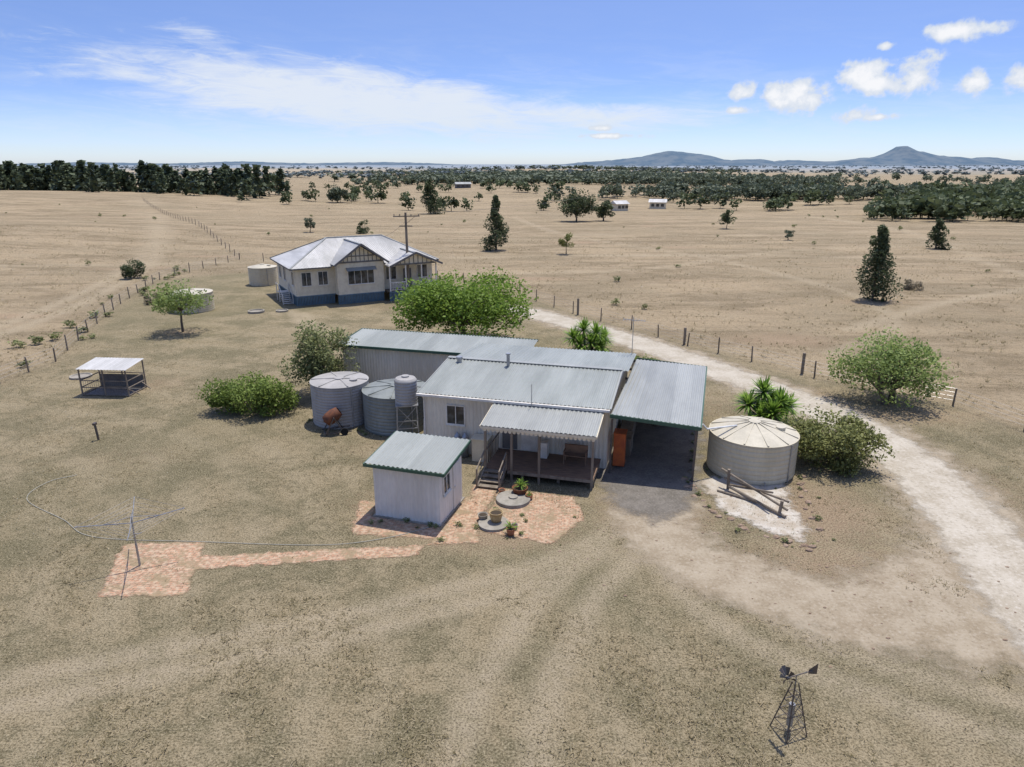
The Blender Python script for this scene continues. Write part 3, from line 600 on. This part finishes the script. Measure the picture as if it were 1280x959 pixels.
b=MB(); b.add([(4.9,-1.75,3.45),(8.1,-1.75,3.45),(8.1,-1.25,3.75),(4.9,-1.25,3.75)],[(0,1,2,3)]); obj('window_hoods',b,'roof2',ho)
# power pole
pp=empty('power_pole',(-11.3,75.4,0),0)
b=MB(); b.tube([(0,0,0),(0,0,9.1)],[.17,.12],10); obj('pole',b,'timber',pp)
b=MB(); b.beam((-1.3,-.15,8.7),(1.5,-.1,8.75),.1,.12); b.beam((-.7,-.15,7.7),(.7,-.1,7.7),.08,.1); b.beam((0,-.1,7.9),(1,-.1,8.7),.04)
for x in (-1.2,-.6,.6,1.4): b.tube([(x,-.13,8.78),(x,-.13,8.95)],.05,8)
obj('crossarms',b,'timber',pp)
def sag(p,q,s,n=14): return [(p[0]+(q[0]-p[0])*i/n,p[1]+(q[1]-p[1])*i/n,p[2]+(q[2]-p[2])*i/n-s*4*(i/n)*(1-i/n)) for i in range(n+1)]
b=MB(); b.tube(sag((-11.3,75.4,8.2),(-14.0,77.5,6.4),.15),.012,4); b.tube(sag((-10,75.3,8.95),(60,290,12),3),.012,4); obj('power_lines',b,'trim')
# ------------------------------------------------------------------ FENCES
def fence(name,pl,h=1.15,step=4.2,wires=4,mat='timber',lean=.07):
    e=empty(name,(0,0,0)); b=MB(); wv=MB(); pts=[]
    P=[V(p) for p in pl]; pts.append(P[0])
    for a,c in zip(P[:-1],P[1:]):
        L_=(c-a).length; k=max(1,round(L_/step))
        for i in range(1,k+1): pts.append(a.lerp(c,i/k))
    tops=[]
    for p in pts:
        z=float(terrain(p.x,p.y)); hh=h*random.uniform(.85,1.15); lx,ly=random.uniform(-lean,lean),random.uniform(-lean,lean)
        b.tube([(p.x,p.y,z-.1),(p.x+lx,p.y+ly,z+hh)],[.06,.05],6); tops.append((p.x+lx*.5,p.y+ly*.5,z))
    for k in range(wires):
        wv.tube([(x,y,z+h*(.3+.65*k/(wires-1))) for x,y,z in tops],.006,3)
    obj('posts',b,mat,e); obj('wires',wv,'galv',e)
fence('wire_fence',[(.9,76.4),(6,66.9),(10.6,60),(14.2,54.3),(17.8,49.5),(20.8,45.5),(23.7,42.3),(26.8,39.7),(28.1,35.4),(31,29),(36,20)],step=3.6)
fence('wire_fence',[(.9,76.4),(-6,86),(-20,97),(-41.7,106.7),(-67.5,152.6),(-135.4,262.7)],step=5)
fence('wire_fence',[(-46,30),(-40,37),(-34.2,44),(-33.9,49.5),(-37.1,59.1),(-41.1,71.8),(-44.6,87.5),(-41.7,106.7)],step=3.4)
b=MB()
for x,y,h_ in ((20.3,46.4,1.5),(6.4,66.2,1.6),(30,36.5,1.4),(14,54.6,1.4)): b.tube([(x,y,0),(x,y,h_)],.11,8)
obj('strainer_posts',b,'timber')
# ------------------------------------------------------------------ FOLIAGE
def tubeq(pts,rad,n=6):
    pts=[V(p) for p in pts]; rings=[]
    for i,p in enumerate(pts):
        d=(pts[min(i+1,len(pts)-1)]-pts[max(i-1,0)]).normalized(); up=V((0,0,1)) if abs(d.z)<.9 else V((1,0,0))
        a=d.cross(up).normalized();b=a.cross(d)
        rings.append([tuple(p+(a*math.cos(2*math.pi*k/n)+b*math.sin(2*math.pi*k/n))*rad[i]) for k in range(n)])
    return [[rings[i][k],rings[i][(k+1)%n],rings[i+1][(k+1)%n],rings[i+1][k]] for i in range(len(pts)-1) for k in range(n)]
def leaves(C,size,aspect=.55,up=.3,rng=RNG):
    n=len(C); a=rng.normal(size=(n,3)); a[:,2]*=(1-up); a/=np.linalg.norm(a,axis=1)[:,None]+1e-9
    b=rng.normal(size=(n,3)); b[:,2]*=.6; b-= (b*a).sum(1)[:,None]*a; b/=np.linalg.norm(b,axis=1)[:,None]+1e-9
    s=(size*rng.uniform(.6,1.35,n))[:,None]
    return np.stack([C-a*s*.5,C+b*s*aspect*.5,C+a*s*.5,C-b*s*aspect*.5],1)
def clumpcloud(centers,radii,n,rng=RNG,shell=.5):
    k=len(centers); idx=rng.integers(0,k,n); d=rng.normal(size=(n,3)); d/=np.linalg.norm(d,axis=1)[:,None]
    r=(shell+(1-shell)*rng.random(n))**.7*(1+.12*rng.normal(size=n))
    C=np.array(centers)[idx]+d*r[:,None]*np.array(radii)[idx]; return C,idx
def tree(name,loc,w,h,mat,n=7000,leaf=.2,trunk=.2,base=.2,nclump=26,shape='round',depth=None,flat=.75,seed=1,stems=1):
    rng=np.random.default_rng(seed); depth=depth or w; cs=[];rs=[]
    z0=h*base
    for i in range(nclump):
        if shape=='cone':
            t=(i+.5)/nclump; z=z0+(h-z0)*t; R=(1-t)**.6*(.6+.5*rng.random()); a=rng.random()*6.28; rr=rng.uniform(.25,.85)
            cs.append((w/2*R*rr*math.cos(a),depth/2*R*rr*math.sin(a),z)); q=w*.5*(.2+.42*(1-t))*rng.uniform(.55,1); rs.append((q,q,q*1.1))
        else:
            a=rng.random()*6.28; u=rng.random()**.5*.78; zz=rng.random()
            env=math.sqrt(max(0,1-u*u)); z=z0+(h-z0)*(.22+.66*zz*env+.0)
            if shape=='bush': z=h*(.12+.72*zz*env)
            q=rng.uniform(.11,.25)*min(w,h*1.6); cs.append((w/2*u*math.cos(a),depth/2*u*math.sin(a),z)); rs.append((q,q,q*flat*(.8+.4*rng.random())))
    C,idx=clumpcloud(cs,rs,n,rng); C[:,2]=np.maximum(C[:,2],.05+.1*rng.random(len(C)))
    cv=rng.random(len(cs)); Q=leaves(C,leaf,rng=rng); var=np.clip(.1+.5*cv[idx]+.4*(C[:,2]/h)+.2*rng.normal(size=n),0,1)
    tq=[]
    ctr=[]
    for s in range(stems):
        ox,oy=(0,0) if stems==1 else (rng.normal()*.15*w*.3,rng.normal()*.15*w*.3)
        fork=(ox*1.5+rng.normal()*.05*w,oy*1.5,z0+(h-z0)*.15 if shape!='cone' else h*.92)
        tq+=tubeq([(ox,oy,-.1),(ox*1.2,oy*1.2,fork[2]*.5),fork],[trunk,trunk*.8,trunk*(.6 if shape!='cone' else .1)],7); ctr.append(fork)
    for i in range(0,len(cs),1 if shape!='cone' else 2):
        f=ctr[i%len(ctr)]; c=cs[i]
        if shape=='cone': f=(0,0,max(.2,c[2]-.1*h))
        mid=((f[0]+c[0])/2+rng.normal()*.05*w,(f[1]+c[1])/2,(f[2]+c[2])/2+.05*h)
        tq+=tubeq([f,mid,c],[trunk*.4,trunk*.25,trunk*.08],5)
    T=np.array(tq); P=np.concatenate([Q,T]); mi=np.concatenate([np.zeros(len(Q)),np.ones(len(T))])
    z=float(terrain(loc[0],loc[1]))
    return quads_obj(name,P,np.concatenate([var,np.full(len(T),.5)]),[mat,'bark'],mi,(loc[0],loc[1],z))
LM={'bright':leafmat('leaf_bright',(.08,.135,.018),(.27,.39,.07),trans=.4),'lime':leafmat('leaf_lime',(.13,.18,.045),(.34,.42,.14),trans=.4),
 'olive':leafmat('leaf_olive',(.105,.12,.045),(.27,.29,.12)),'bush':leafmat('leaf_bush',(.075,.115,.02),(.24,.31,.07),trans=.35),
 'yel':leafmat('leaf_yellowgreen',(.10,.11,.03),(.30,.31,.11)),'dark':leafmat('leaf_dark',(.045,.06,.027),(.13,.16,.075),trans=.25),
 'pine':leafmat('leaf_pine',(.045,.062,.034),(.12,.15,.08),trans=.2),'mid':leafmat('leaf_mid',(.075,.095,.058),(.15,.175,.11),trans=.2),
 'farl':leafmat('leaf_far_hazed',(.12,.155,.16),(.19,.225,.225),trans=.2),'grey':leafmat('leaf_greyshrub',(.15,.125,.085),(.27,.23,.15)),'yucca':leafmat('yucca_blade',(.09,.18,.02),(.30,.44,.08),rough=.4,trans=.35)}  # far leaf colours have distance haze mixed in
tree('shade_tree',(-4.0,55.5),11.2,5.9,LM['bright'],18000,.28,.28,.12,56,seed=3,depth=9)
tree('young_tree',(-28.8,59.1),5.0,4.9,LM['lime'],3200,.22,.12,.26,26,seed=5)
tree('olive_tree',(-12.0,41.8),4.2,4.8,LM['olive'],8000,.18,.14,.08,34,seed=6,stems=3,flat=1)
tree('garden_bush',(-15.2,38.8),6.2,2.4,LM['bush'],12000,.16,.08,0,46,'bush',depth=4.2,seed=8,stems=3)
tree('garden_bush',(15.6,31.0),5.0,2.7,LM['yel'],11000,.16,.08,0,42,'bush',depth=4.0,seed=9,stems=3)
tree('willow_tree',(23.2,40.3),7.6,4.2,LM['lime'],8500,.2,.16,.08,42,seed=10,stems=3,depth=5.5)
tree('casuarina_tree',(38.7,73.6),5.0,7.6,LM['dark'],6500,.28,.14,.08,46,'cone',seed=12)
tree('casuarina_tree',(73.4,121.4),4.2,4.8,LM['dark'],2500,.35,.12,.05,22,'cone',seed=13)
tree('casuarina_tree',(-2.7,119.1),5.2,8.8,LM['dark'],5000,.36,.16,.08,34,'cone',seed=14)
tree('casuarina_tree',(-25.9,225.8),9.5,10,LM['dark'],3500,.6,.2,.06,26,'cone',seed=15)
tree('dense_tree',(17,187),10,8.5,LM['dark'],3500,.6,.25,.05,28,seed=16)
tree('dense_tree',(24.5,190),6,6,LM['dark'],1800,.55,.25,.05,22,seed=17)
tree('round_shrub',(-48.5,88.8),3.0,3.0,LM['dark'],2500,.22,.1,.02,18,'bush',seed=18)
tree('round_shrub',(-42.1,147.2),2.6,3.4,LM['mid'],1000,.3,.1,.1,12,seed=19)
tree('round_shrub',(-30.9,147.2),3.4,2.8,LM['dark'],1200,.3,.1,.02,12,'bush',seed=20)
tree('small_tree',(8.8,113.6),2.8,3.6,LM['yel'],1200,.26,.08,.2,12,seed=21)
tree('dense_tree',(-71.3,292.4),9,7,LM['mid'],1500,.8,.3,.05,18,seed=22)
tree('dense_tree',(-115.4,350),14,10,LM['dark'],2000,.9,.3,.05,20,seed=23)
tree('small_tree',(49.3,162.4),4,5,LM['dark'],1200,.4,.1,.1,14,seed=24)
tree('small_tree',(53.4,136),2.4,2.4,LM['mid'],700,.26,.1,.05,10,seed=25)
tree('dead_shrub',(46.8,80.5),2.6,1.3,LM['grey'],1800,.14,.04,0,14,'bush',seed=26)
tree('dead_shrub',(-36.5,72),6,1.2,LM['grey'],2000,.2,.05,0,20,'bush',seed=27,depth=2.5)
tree('round_shrub',(9.4,47.5),2.0,1.3,LM['bush'],1500,.14,.05,0,12,'bush',seed=29)
def yucca(name,loc,heads,L_=1.0,nb=70,seed=1):
    rng=np.random.default_rng(seed); Q=[];T=[];vv=[]
    for hx,hy,hz in heads:
        T+=tubeq([(hx*.4,hy*.4,-.05),(hx*.9,hy*.9,hz*.6),(hx,hy,hz)],[.12*min(1,L_),.09*min(1,L_),.08*min(1,L_)],6)
        for i in range(nb):
            a=rng.random()*6.28; e=rng.uniform(-.5,1.4); l=L_*rng.uniform(.75,1.1); d=V((math.cos(a)*math.cos(e),math.sin(a)*math.cos(e),math.sin(e)))
            sd=V((-math.sin(a),math.cos(a),0))*.06*min(1,L_); o=V((hx,hy,hz)); p1=o+d*l*.55; p2=o+d*l-V((0,0,.16*l*math.cos(e)))
            Q.append([o-sd*.5,o+sd*.5,p1+sd,p1-sd]); Q.append([p1-sd,p1+sd,p2+sd*.1,p2-sd*.1]); v_=rng.random(); vv+=[v_*.8,min(1,v_+.2)]
    P=np.array([[tuple(x) for x in q] for q in Q]+T); mi=np.concatenate([np.zeros(len(Q)),np.ones(len(T))])
    quads_obj(name,P,np.array(vv+[.5]*len(T)),[LM['yucca'],'bark'],mi,loc)
yucca('yucca_plant',(6.0,52.6,0),[(-1.2,0,1.0),(-.4,.4,1.6),(.5,-.1,1.4),(1.2,.3,.9),(.1,-.6,.8),(-.7,-.5,.6),(.8,-.6,.5)],1.15,100,2)
yucca('yucca_plant',(14.2,36.8,0),[(-.9,-.1,1.1),(0,.3,1.7),(.8,-.2,1.2),(.2,-.8,.8),(1.4,.3,.8),(-.4,-.6,.6),(.6,.6,1.0)],1.05,110,3)
yucca('potted_yucca',(-.05,24.3,.26),[(0,0,.05)],.4,22,4); yucca('potted_shrub',(.35,27.7,.38),[(0,0,.1),(.1,.1,.15)],.35,30,5); yucca('potted_shrub',(.75,27.35,.2),[(0,0,.05)],.22,18,6)
# distant tree masses
def template(shape,nq,seed,size):
    rng=np.random.default_rng(seed); cs=[];rs=[]
    for i in range(9):
        t=(i+.5)/9
        if shape=='cone': R=(1-t)**.7; a=rng.random()*6.28; cs.append((.14*R*math.cos(a),.14*R*math.sin(a),.08+.86*t)); q=.06+.17*(1-t); rs.append((q,q,q*1.1))
        else: a=rng.random()*6.28; u=rng.random()**.5*.32; cs.append((u*math.cos(a),u*math.sin(a),.3+.5*rng.random())); q=rng.uniform(.14,.24); rs.append((q,q,q))
    C,idx=clumpcloud(cs,rs,nq,rng,.3); C[:,2]=np.maximum(C[:,2],0.02); Q=leaves(C,size,.8,0,rng)
    tr=np.array([[( -.02,0,0),(.02,0,0),(.015,0,.4),(-.015,0,.4)]]); 
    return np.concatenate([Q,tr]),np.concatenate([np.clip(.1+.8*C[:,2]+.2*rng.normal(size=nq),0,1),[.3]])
def forest(name,pos,hs,temps,mat,wid=1.,seed=1):
    rng=np.random.default_rng(seed); Ps=[];vs=[]; pos=np.array(pos)
    ch=rng.integers(0,len(temps),len(pos)); hs=np.asarray(hs); zz=terrain(pos[:,0],pos[:,1])
    for k,(Q,v) in enumerate(temps):
        m_=ch==k
        if not m_.any(): continue
        p=pos[m_];h=hs[m_];z=zz[m_];a=rng.random(len(p))*6.28; c,s=np.cos(a)[:,None,None],np.sin(a)[:,None,None]
        w_=(h*wid*rng.uniform(.8,1.25,len(p)))[:,None,None]
        x=(Q[None,:,:,0]*c-Q[None,:,:,1]*s)*w_+p[:,0][:,None,None]; y=(Q[None,:,:,0]*s+Q[None,:,:,1]*c)*w_+p[:,1][:,None,None]; zq=Q[None,:,:,2]*h[:,None,None]+z[:,None,None]-.03*h[:,None,None]
        Ps.append(np.stack([x,y,zq],-1).reshape(-1,4,3)); vs.append(np.clip(v[None,:]+rng.normal(size=(len(p),1))*.2,0,1).ravel())
    return quads_obj(name,np.concatenate(Ps),np.concatenate(vs),[mat])
r1=np.random.default_rng(5)
TC=[template('cone',130,i,.15) for i in range(4)]; TRd=[template('round',90,10+i,.19) for i in range(4)]; TF=[template('round',26,20+i,.36) for i in range(4)]
t=r1.random(240); pos=np.stack([-345+t*235+r1.normal(size=240)*7,398-t*72+r1.normal(size=240)*12],1); forest('pine_windbreak',pos,r1.uniform(8.5,16,240)-t*1.5,TC,LM['pine'],1.2,1)
def clusters(n,per,ar,yr,spread,rng,pw=1.3):
    out=[]
    for i in range(n):
        y=yr[0]+(yr[1]-yr[0])*rng.random()**pw; x=y*rng.uniform(*ar); k=rng.integers(per[0],per[1])
        sx=spread*(1+y/500)
        out.append(np.stack([x+rng.normal(size=k)*sx,y+rng.normal(size=k)*sx*.3],1))
    return np.concatenate(out)
p=clusters(24,(2,8),(-.40,.55),(250,480),6,r1); forest('paddock_trees',p,r1.uniform(3.5,7,len(p)),TRd,LM['dark'],1.1,2)
p=clusters(44,(6,20),(.50,.90),(195,350),8,r1); p=p[(p[:,0]/p[:,1]>.5)&(p[:,1]>180)]; forest('bushland',p,r1.uniform(3.5,8.5,len(p)),TRd,LM['dark'],1.15,3)
p=clusters(42,(6,22),(.16,.88),(320,620),10,r1); forest('bushland',p,r1.uniform(4,8,len(p)),TRd,LM['mid'],1.2,4)
p=clusters(74,(12,32),(-.14,.24),(480,1200),18,r1); forest('wooded_hill',p,r1.uniform(4.5,8,len(p)),TF,LM['mid'],1.4,5)
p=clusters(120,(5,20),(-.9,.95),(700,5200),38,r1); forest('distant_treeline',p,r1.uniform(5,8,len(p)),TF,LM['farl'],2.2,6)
k=64; yy=r1.uniform(62,260,k); xx=yy*r1.uniform(-.8,.85,k); m_=sdist(xx,yy,YARD)<-4
p=np.stack([xx,yy],1)[m_]; forest('paddock_shrubs',p,r1.uniform(.25,.9,len(p)),TRd,LM['olive'],1.4,7)
k=26; a_=r1.random(k); p=np.stack([-30-a_*12+r1.normal(size=k)*1.5,46+a_*52+r1.normal(size=k)*2],1); forest('fence_weeds',p-np.array([5,0]),r1.uniform(.25,.8,k),TRd,LM['olive'],1.9,8)
# weeds hugging the tanks, shed and stone border
wp=[]
for cx,cy,rr,k in ((11.5,30.7,2.15,16),(-9.75,37.3,1.75,16),(-6.45,36.5,2.0,18)):
    for _ in range(k): a=r1.random()*6.28; wp.append((cx+rr*math.cos(a)*r1.uniform(1,1.12),cy+rr*math.sin(a)*r1.uniform(1,1.12)))
wp+=[(x+r1.normal()*.25,y+r1.normal()*.25) for x,y in bd[::3]]+[(-5.8+r1.random()*3,25.6-r1.random()*1.0) for _ in range(10)]+[(8.3+i*.3,29.2+i*1.15) for i in range(9)]+[(r1.uniform(-3,3.5),r1.uniform(23.4,27)) for _ in range(12)]
forest('weeds',wp,r1.uniform(.06,.2,len(wp)),TRd,LM['olive'],1.8,9)
# dry grass tufts
def tufts(name,n,yr,hmin,hmax,inside,mat,seed,nb=4,pw=1.0):
    rng=np.random.default_rng(seed); y=yr[0]+(yr[1]-yr[0])*rng.random(n)**pw; x=y*rng.uniform(-.88,.88,n)
    s=sdist(x,y,YARD); ok=(s>0) if inside else (s<0)
    den=np.sin(x*.55+1.3*np.sin(y*.31))*np.sin(y*.47+1.1*np.sin(x*.23))+.5*np.sin(x*1.7+y*1.3)
    ok&=(rng.random(n)<.35+.6*den)
    ok&=(ldist(x,y,smooth_pl(drive))>1.9)&(ldist(x,y,smooth_pl(branch))>1.8)
    ang=math.radians(15); rx=x-3.6; ry=y-28.3; ls=rx*math.cos(ang)-ry*math.sin(ang); ld=rx*math.sin(ang)+ry*math.cos(ang)
    ok&=~((ls>-9.3)&(ls<4.8)&(ld>-.2)&(ld<14.4)); ok&=~((ls>-18.4)&(ls<-5)&(ld>10.8)&(ld<14.2))
    ok&=~((x>-6)&(x<-2)&(y>25)&(y<28.5)); ok&=~((x>-15)&(x<3)&(y>20.2)&(y<25.4)&inside&(rng.random(n)<.8))
    x=x[ok];y=y[ok]; n=len(x); z=terrain(x,y)
    bx=np.repeat(x,nb)+rng.normal(size=n*nb)*.04; by=np.repeat(y,nb)+rng.normal(size=n*nb)*.04; bz=np.repeat(z,nb)
    h=np.repeat(rng.uniform(hmin,hmax,n),nb)*rng.uniform(.6,1.2,n*nb); a=rng.random(n*nb)*6.28; l=h*rng.uniform(.6,1.9,n*nb); w_=.008+h*.09
    dx,dy=np.cos(a),np.sin(a); B=np.stack([bx,by,bz-.01],1); S=np.stack([-dy,dx,dx*0],1)*w_[:,None]; Tp=np.stack([bx+dx*l,by+dy*l,bz+h],1)
    Q=np.stack([B-S,B+S,Tp+S*.15,Tp-S*.15],1); var=np.clip(np.repeat(rng.random(n),nb)+rng.normal(size=n*nb)*.15,0,1)
    quads_obj(name,Q,var,[mat])
straw=leafmat('straw_blades',(.19,.16,.08),(.54,.45,.29),.9,.35)
tufts('dry_grass',70000,(11.5,60),.025,.09,True,straw,31,4,1.5)
tufts('paddock_grass',36000,(24,140),.08,.22,False,straw,32,5,1.3)
# ------------------------------------------------------------------ far houses
def small_house(loc,rot,w_,d_,roofm,wallm='cream'):
    e=empty('farm_house',(loc[0],loc[1],float(terrain(*loc))),rot); b=MB(); b.box(0,w_,0,d_,-.5,2.5); obj('walls',b,wallm,e)
    b=MB(); b.add([(-.5,-.5,2.45),(w_+.5,-.5,2.45),(w_+.5,d_/2,3.6),(-.5,d_/2,3.6),(w_+.5,d_+.5,2.45),(-.5,d_+.5,2.45)],[(0,1,2,3),(3,2,4,5),(0,3,5),(1,4,2)]); obj('roof',b,roofm,e)
    b=MB(); 
    for i in range(3): b.box(.6+i*w_/3.2,1.8+i*w_/3.2,-.05,-.02,.8,1.9)
    obj('windows',b,'glass',e)
small_house((38.5,262),25,5,4,'hroof'); small_house((54,280),-16,6,4.5,'hroof'); small_house((-34,440),14,9,6,'roof2','trim')
# distant hills
def gz(X,Y): 
    z=np.full(X.shape,-40.)
    for x,y,h,sx,sy in ((3740,7000,62,75,300),(3740,7000,40,200,400),(3620,7000,22,90,300),(3900,7050,26,110,300),(3760,7000,80,600,600),(3300,6800,58,330,400),(4250,7000,72,500,500),(4700,7100,44,200,400),(1480,6300,84,300,500),(1330,6200,26,120,300),(1640,6300,24,130,300),(1150,6200,68,330,500),(2150,6800,90,420,500),(2350,6800,22,120,300),(1900,6000,60,500,400),(700,6500,66,500,500),(5200,7500,90,700,600),(2900,7600,88,450,500),(-1500,8500,74,1300,500),(-5000,8500,72,1500,500),(-3200,8600,52,700,500)):
        z=z+h*np.exp(-(((X-x)/sx)**2+((Y-y)/sy)**2))
    return z+2.5*np.sin(X/57)*np.sin(X/23+Y/90)
gx=np.arange(-8000,8200,40.);gy=np.arange(5000,9000,130.); A,B2=np.meshgrid(gx,gy); Zh=gz(A,B2)+r1.normal(size=A.shape)*1.5
b=MB(); b.v=[tuple(q) for q in np.stack([A,B2,Zh],-1).reshape(-1,3)]; ii=np.arange(A.size).reshape(A.shape)
b.f=[tuple(q) for q in np.stack([ii[:-1,:-1],ii[:-1,1:],ii[1:,1:],ii[1:,:-1]],-1).reshape(-1,4).tolist()]; b.m=[0]*len(b.f)
m,nt=nmat('hazy_hills'); n1=noise_(nt,pos_(nt),.006,4,.7); c=mix_(nt,ramp_(nt,n1,.38,.62),(.09,.135,.18),(.145,.18,.21)); out_(nt,c,1,0,spec=0)  # blue-grey distance haze is baked into the hill colours
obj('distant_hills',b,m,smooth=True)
# ------------------------------------------------------------------ SKY, SUN
world=bpy.data.worlds.new('World'); scene.world=world; world.use_nodes=True; nt=world.node_tree; nt.nodes.clear()
tc=N(nt,'ShaderNodeTexCoord').outputs['Generated']; sx=N(nt,'ShaderNodeSeparateXYZ'); L(nt,tc,sx.inputs[0])
x,y,z=sx.outputs
zz=math_(nt,'MULTIPLY',z,3.2); cb=N(nt,'ShaderNodeCombineXYZ'); L(nt,x,cb.inputs[0]);L(nt,y,cb.inputs[1]);L(nt,zz,cb.inputs[2])
nz=N(nt,'ShaderNodeVectorMath',operation='NORMALIZE'); L(nt,cb.outputs[0],nz.inputs[0])
sky=N(nt,'ShaderNodeTexSky'); sky.sky_type='NISHITA'; sky.sun_disc=False; sky.sun_elevation=math.radians(74); sky.sun_rotation=math.radians(30); sky.air_density=1.0; sky.dust_density=.5; sky.ozone_density=2.0
L(nt,nz.outputs[0],sky.inputs[0])
skyc=mix_(nt,1.0,sky.outputs[0],(1.5,1.55,1.85),'MULTIPLY')
az=math_(nt,'ARCTAN2',x,y); el=math_(nt,'ARCSINE',z)
def gauss(a0,e0,sa,se,slope=0):
    da=math_(nt,'SUBTRACT',az,a0); de=math_(nt,'SUBTRACT',el,e0)
    if slope: de=math_(nt,'SUBTRACT',de,math_(nt,'MULTIPLY',da,slope))
    q=math_(nt,'ADD',math_(nt,'POWER',math_(nt,'ABSOLUTE',math_(nt,'DIVIDE',da,sa)),2.),math_(nt,'POWER',math_(nt,'ABSOLUTE',math_(nt,'DIVIDE',de,se)),2.))
    return math_(nt,'EXPONENT',math_(nt,'MULTIPLY',q,-1))
def cvec(sa,se,rot=0):
    c=N(nt,'ShaderNodeCombineXYZ'); L(nt,math_(nt,'MULTIPLY',az,sa),c.inputs[0]); L(nt,math_(nt,'ADD',math_(nt,'MULTIPLY',el,se),math_(nt,'MULTIPLY',az,rot)),c.inputs[1]); return c.outputs[0]
n1=noise_(nt,cvec(3.2,15,1.0),1.6,6,.62,.9); n2=noise_(nt,cvec(9,52,2),1.2,5,.7,1.2)
nn=math_(nt,'ADD',math_(nt,'MULTIPLY',n1,.5),math_(nt,'MULTIPLY',n2,.5))
g=math_(nt,'MAXIMUM',gauss(-.20,.080,.38,.050,-.10),math_(nt,'MULTIPLY',gauss(.12,.060,.22,.022,-.03),.9))
g=math_(nt,'MAXIMUM',g,math_(nt,'MULTIPLY',gauss(-.36,.13,.10,.03,-.5),.6))
ci=math_(nt,'MULTIPLY',ramp_(nt,math_(nt,'ADD',nn,math_(nt,'MULTIPLY',g,.60)),.68,1.06),.9)
thin=math_(nt,'MULTIPLY',math_(nt,'MULTIPLY',ramp_(nt,nn,.42,.68),.3),gauss(-.1,.05,1.2,.08))
col=mix_(nt,math_(nt,'MAXIMUM',ci,thin),skyc,(8.0,8.5,9.2))
nc=noise_(nt,cvec(1,1),46,5,.62,.2); nc2=noise_(nt,cvec(1,1.6),16,3,.6,.2)
cu=None
for a0,e0,sa,se in ((.362,.079,.044,.021),(.338,.083,.02,.010),(.437,.104,.028,.018),(.462,.092,.04,.016),(.490,.100,.030,.024),(.438,.058,.028,.012),(.46,.054,.03,.006),(.528,.142,.045,.010),(.553,.087,.020,.013),(.297,.087,.022,.012),(.295,.066,.018,.006),(.595,.093,.024,.016),(.131,.036,.05,.005),(.118,.046,.02,.005),(.455,.132,.012,.006)):
    q=gauss(a0,e0,sa,se); cu=q if cu is None else math_(nt,'MAXIMUM',cu,q)
cn=math_(nt,'ADD',math_(nt,'MULTIPLY',math_(nt,'SUBTRACT',nc,.5),1.5),math_(nt,'MULTIPLY',math_(nt,'SUBTRACT',nc2,.5),1.2))
cm=ramp_(nt,math_(nt,'ADD',cu,cn),.30,.75)
cm=math_(nt,'MULTIPLY',cm,ramp_(nt,cu,.04,.3))
ccol=mix_(nt,ramp_(nt,math_(nt,'ADD',cu,cn),.6,1.15),(7.0,7.6,8.5),(9.6,9.6,9.7))
col=mix_(nt,math_(nt,'MULTIPLY',ramp_(nt,el,.10,-.01),.65),col,(6.6,7.6,8.7))
col=mix_(nt,math_(nt,'MULTIPLY',cm,.95),col,ccol)
bg=N(nt,'ShaderNodeBackground'); bg.inputs[1].default_value=.1; L(nt,col,bg.inputs[0]); wo=N(nt,'ShaderNodeOutputWorld'); L(nt,bg.outputs[0],wo.inputs[0])
try: world.cycles.sampling_method='NONE'
except Exception: pass
sun=bpy.data.lights.new('sun','SUN'); sun.energy=4.7; sun.angle=math.radians(.5); sun.color=(1,.955,.88)
so=bpy.data.objects.new('sun',sun); scene.collection.objects.link(so)
e_=math.radians(74); azs=math.radians(30); sd=V((math.sin(azs)*math.cos(e_),math.cos(azs)*math.cos(e_),math.sin(e_)))
so.rotation_euler=sd.to_track_quat('Z','Y').to_euler(); so.location=(30,40,60)
# ------------------------------------------------------------------ CAMERA
cam=bpy.data.cameras.new('camera'); co_=bpy.data.objects.new('camera',cam); scene.collection.objects.link(co_)
co_.location=(0,0,14); co_.rotation_euler=(math.radians(90-17.6),0,0); cam.lens=36*865/1280; cam.sensor_width=36; cam.clip_end=60000; cam.clip_start=.1
scene.camera=co_
scene.view_settings.view_transform='Standard'; scene.view_settings.look='None'; scene.view_settings.exposure=0
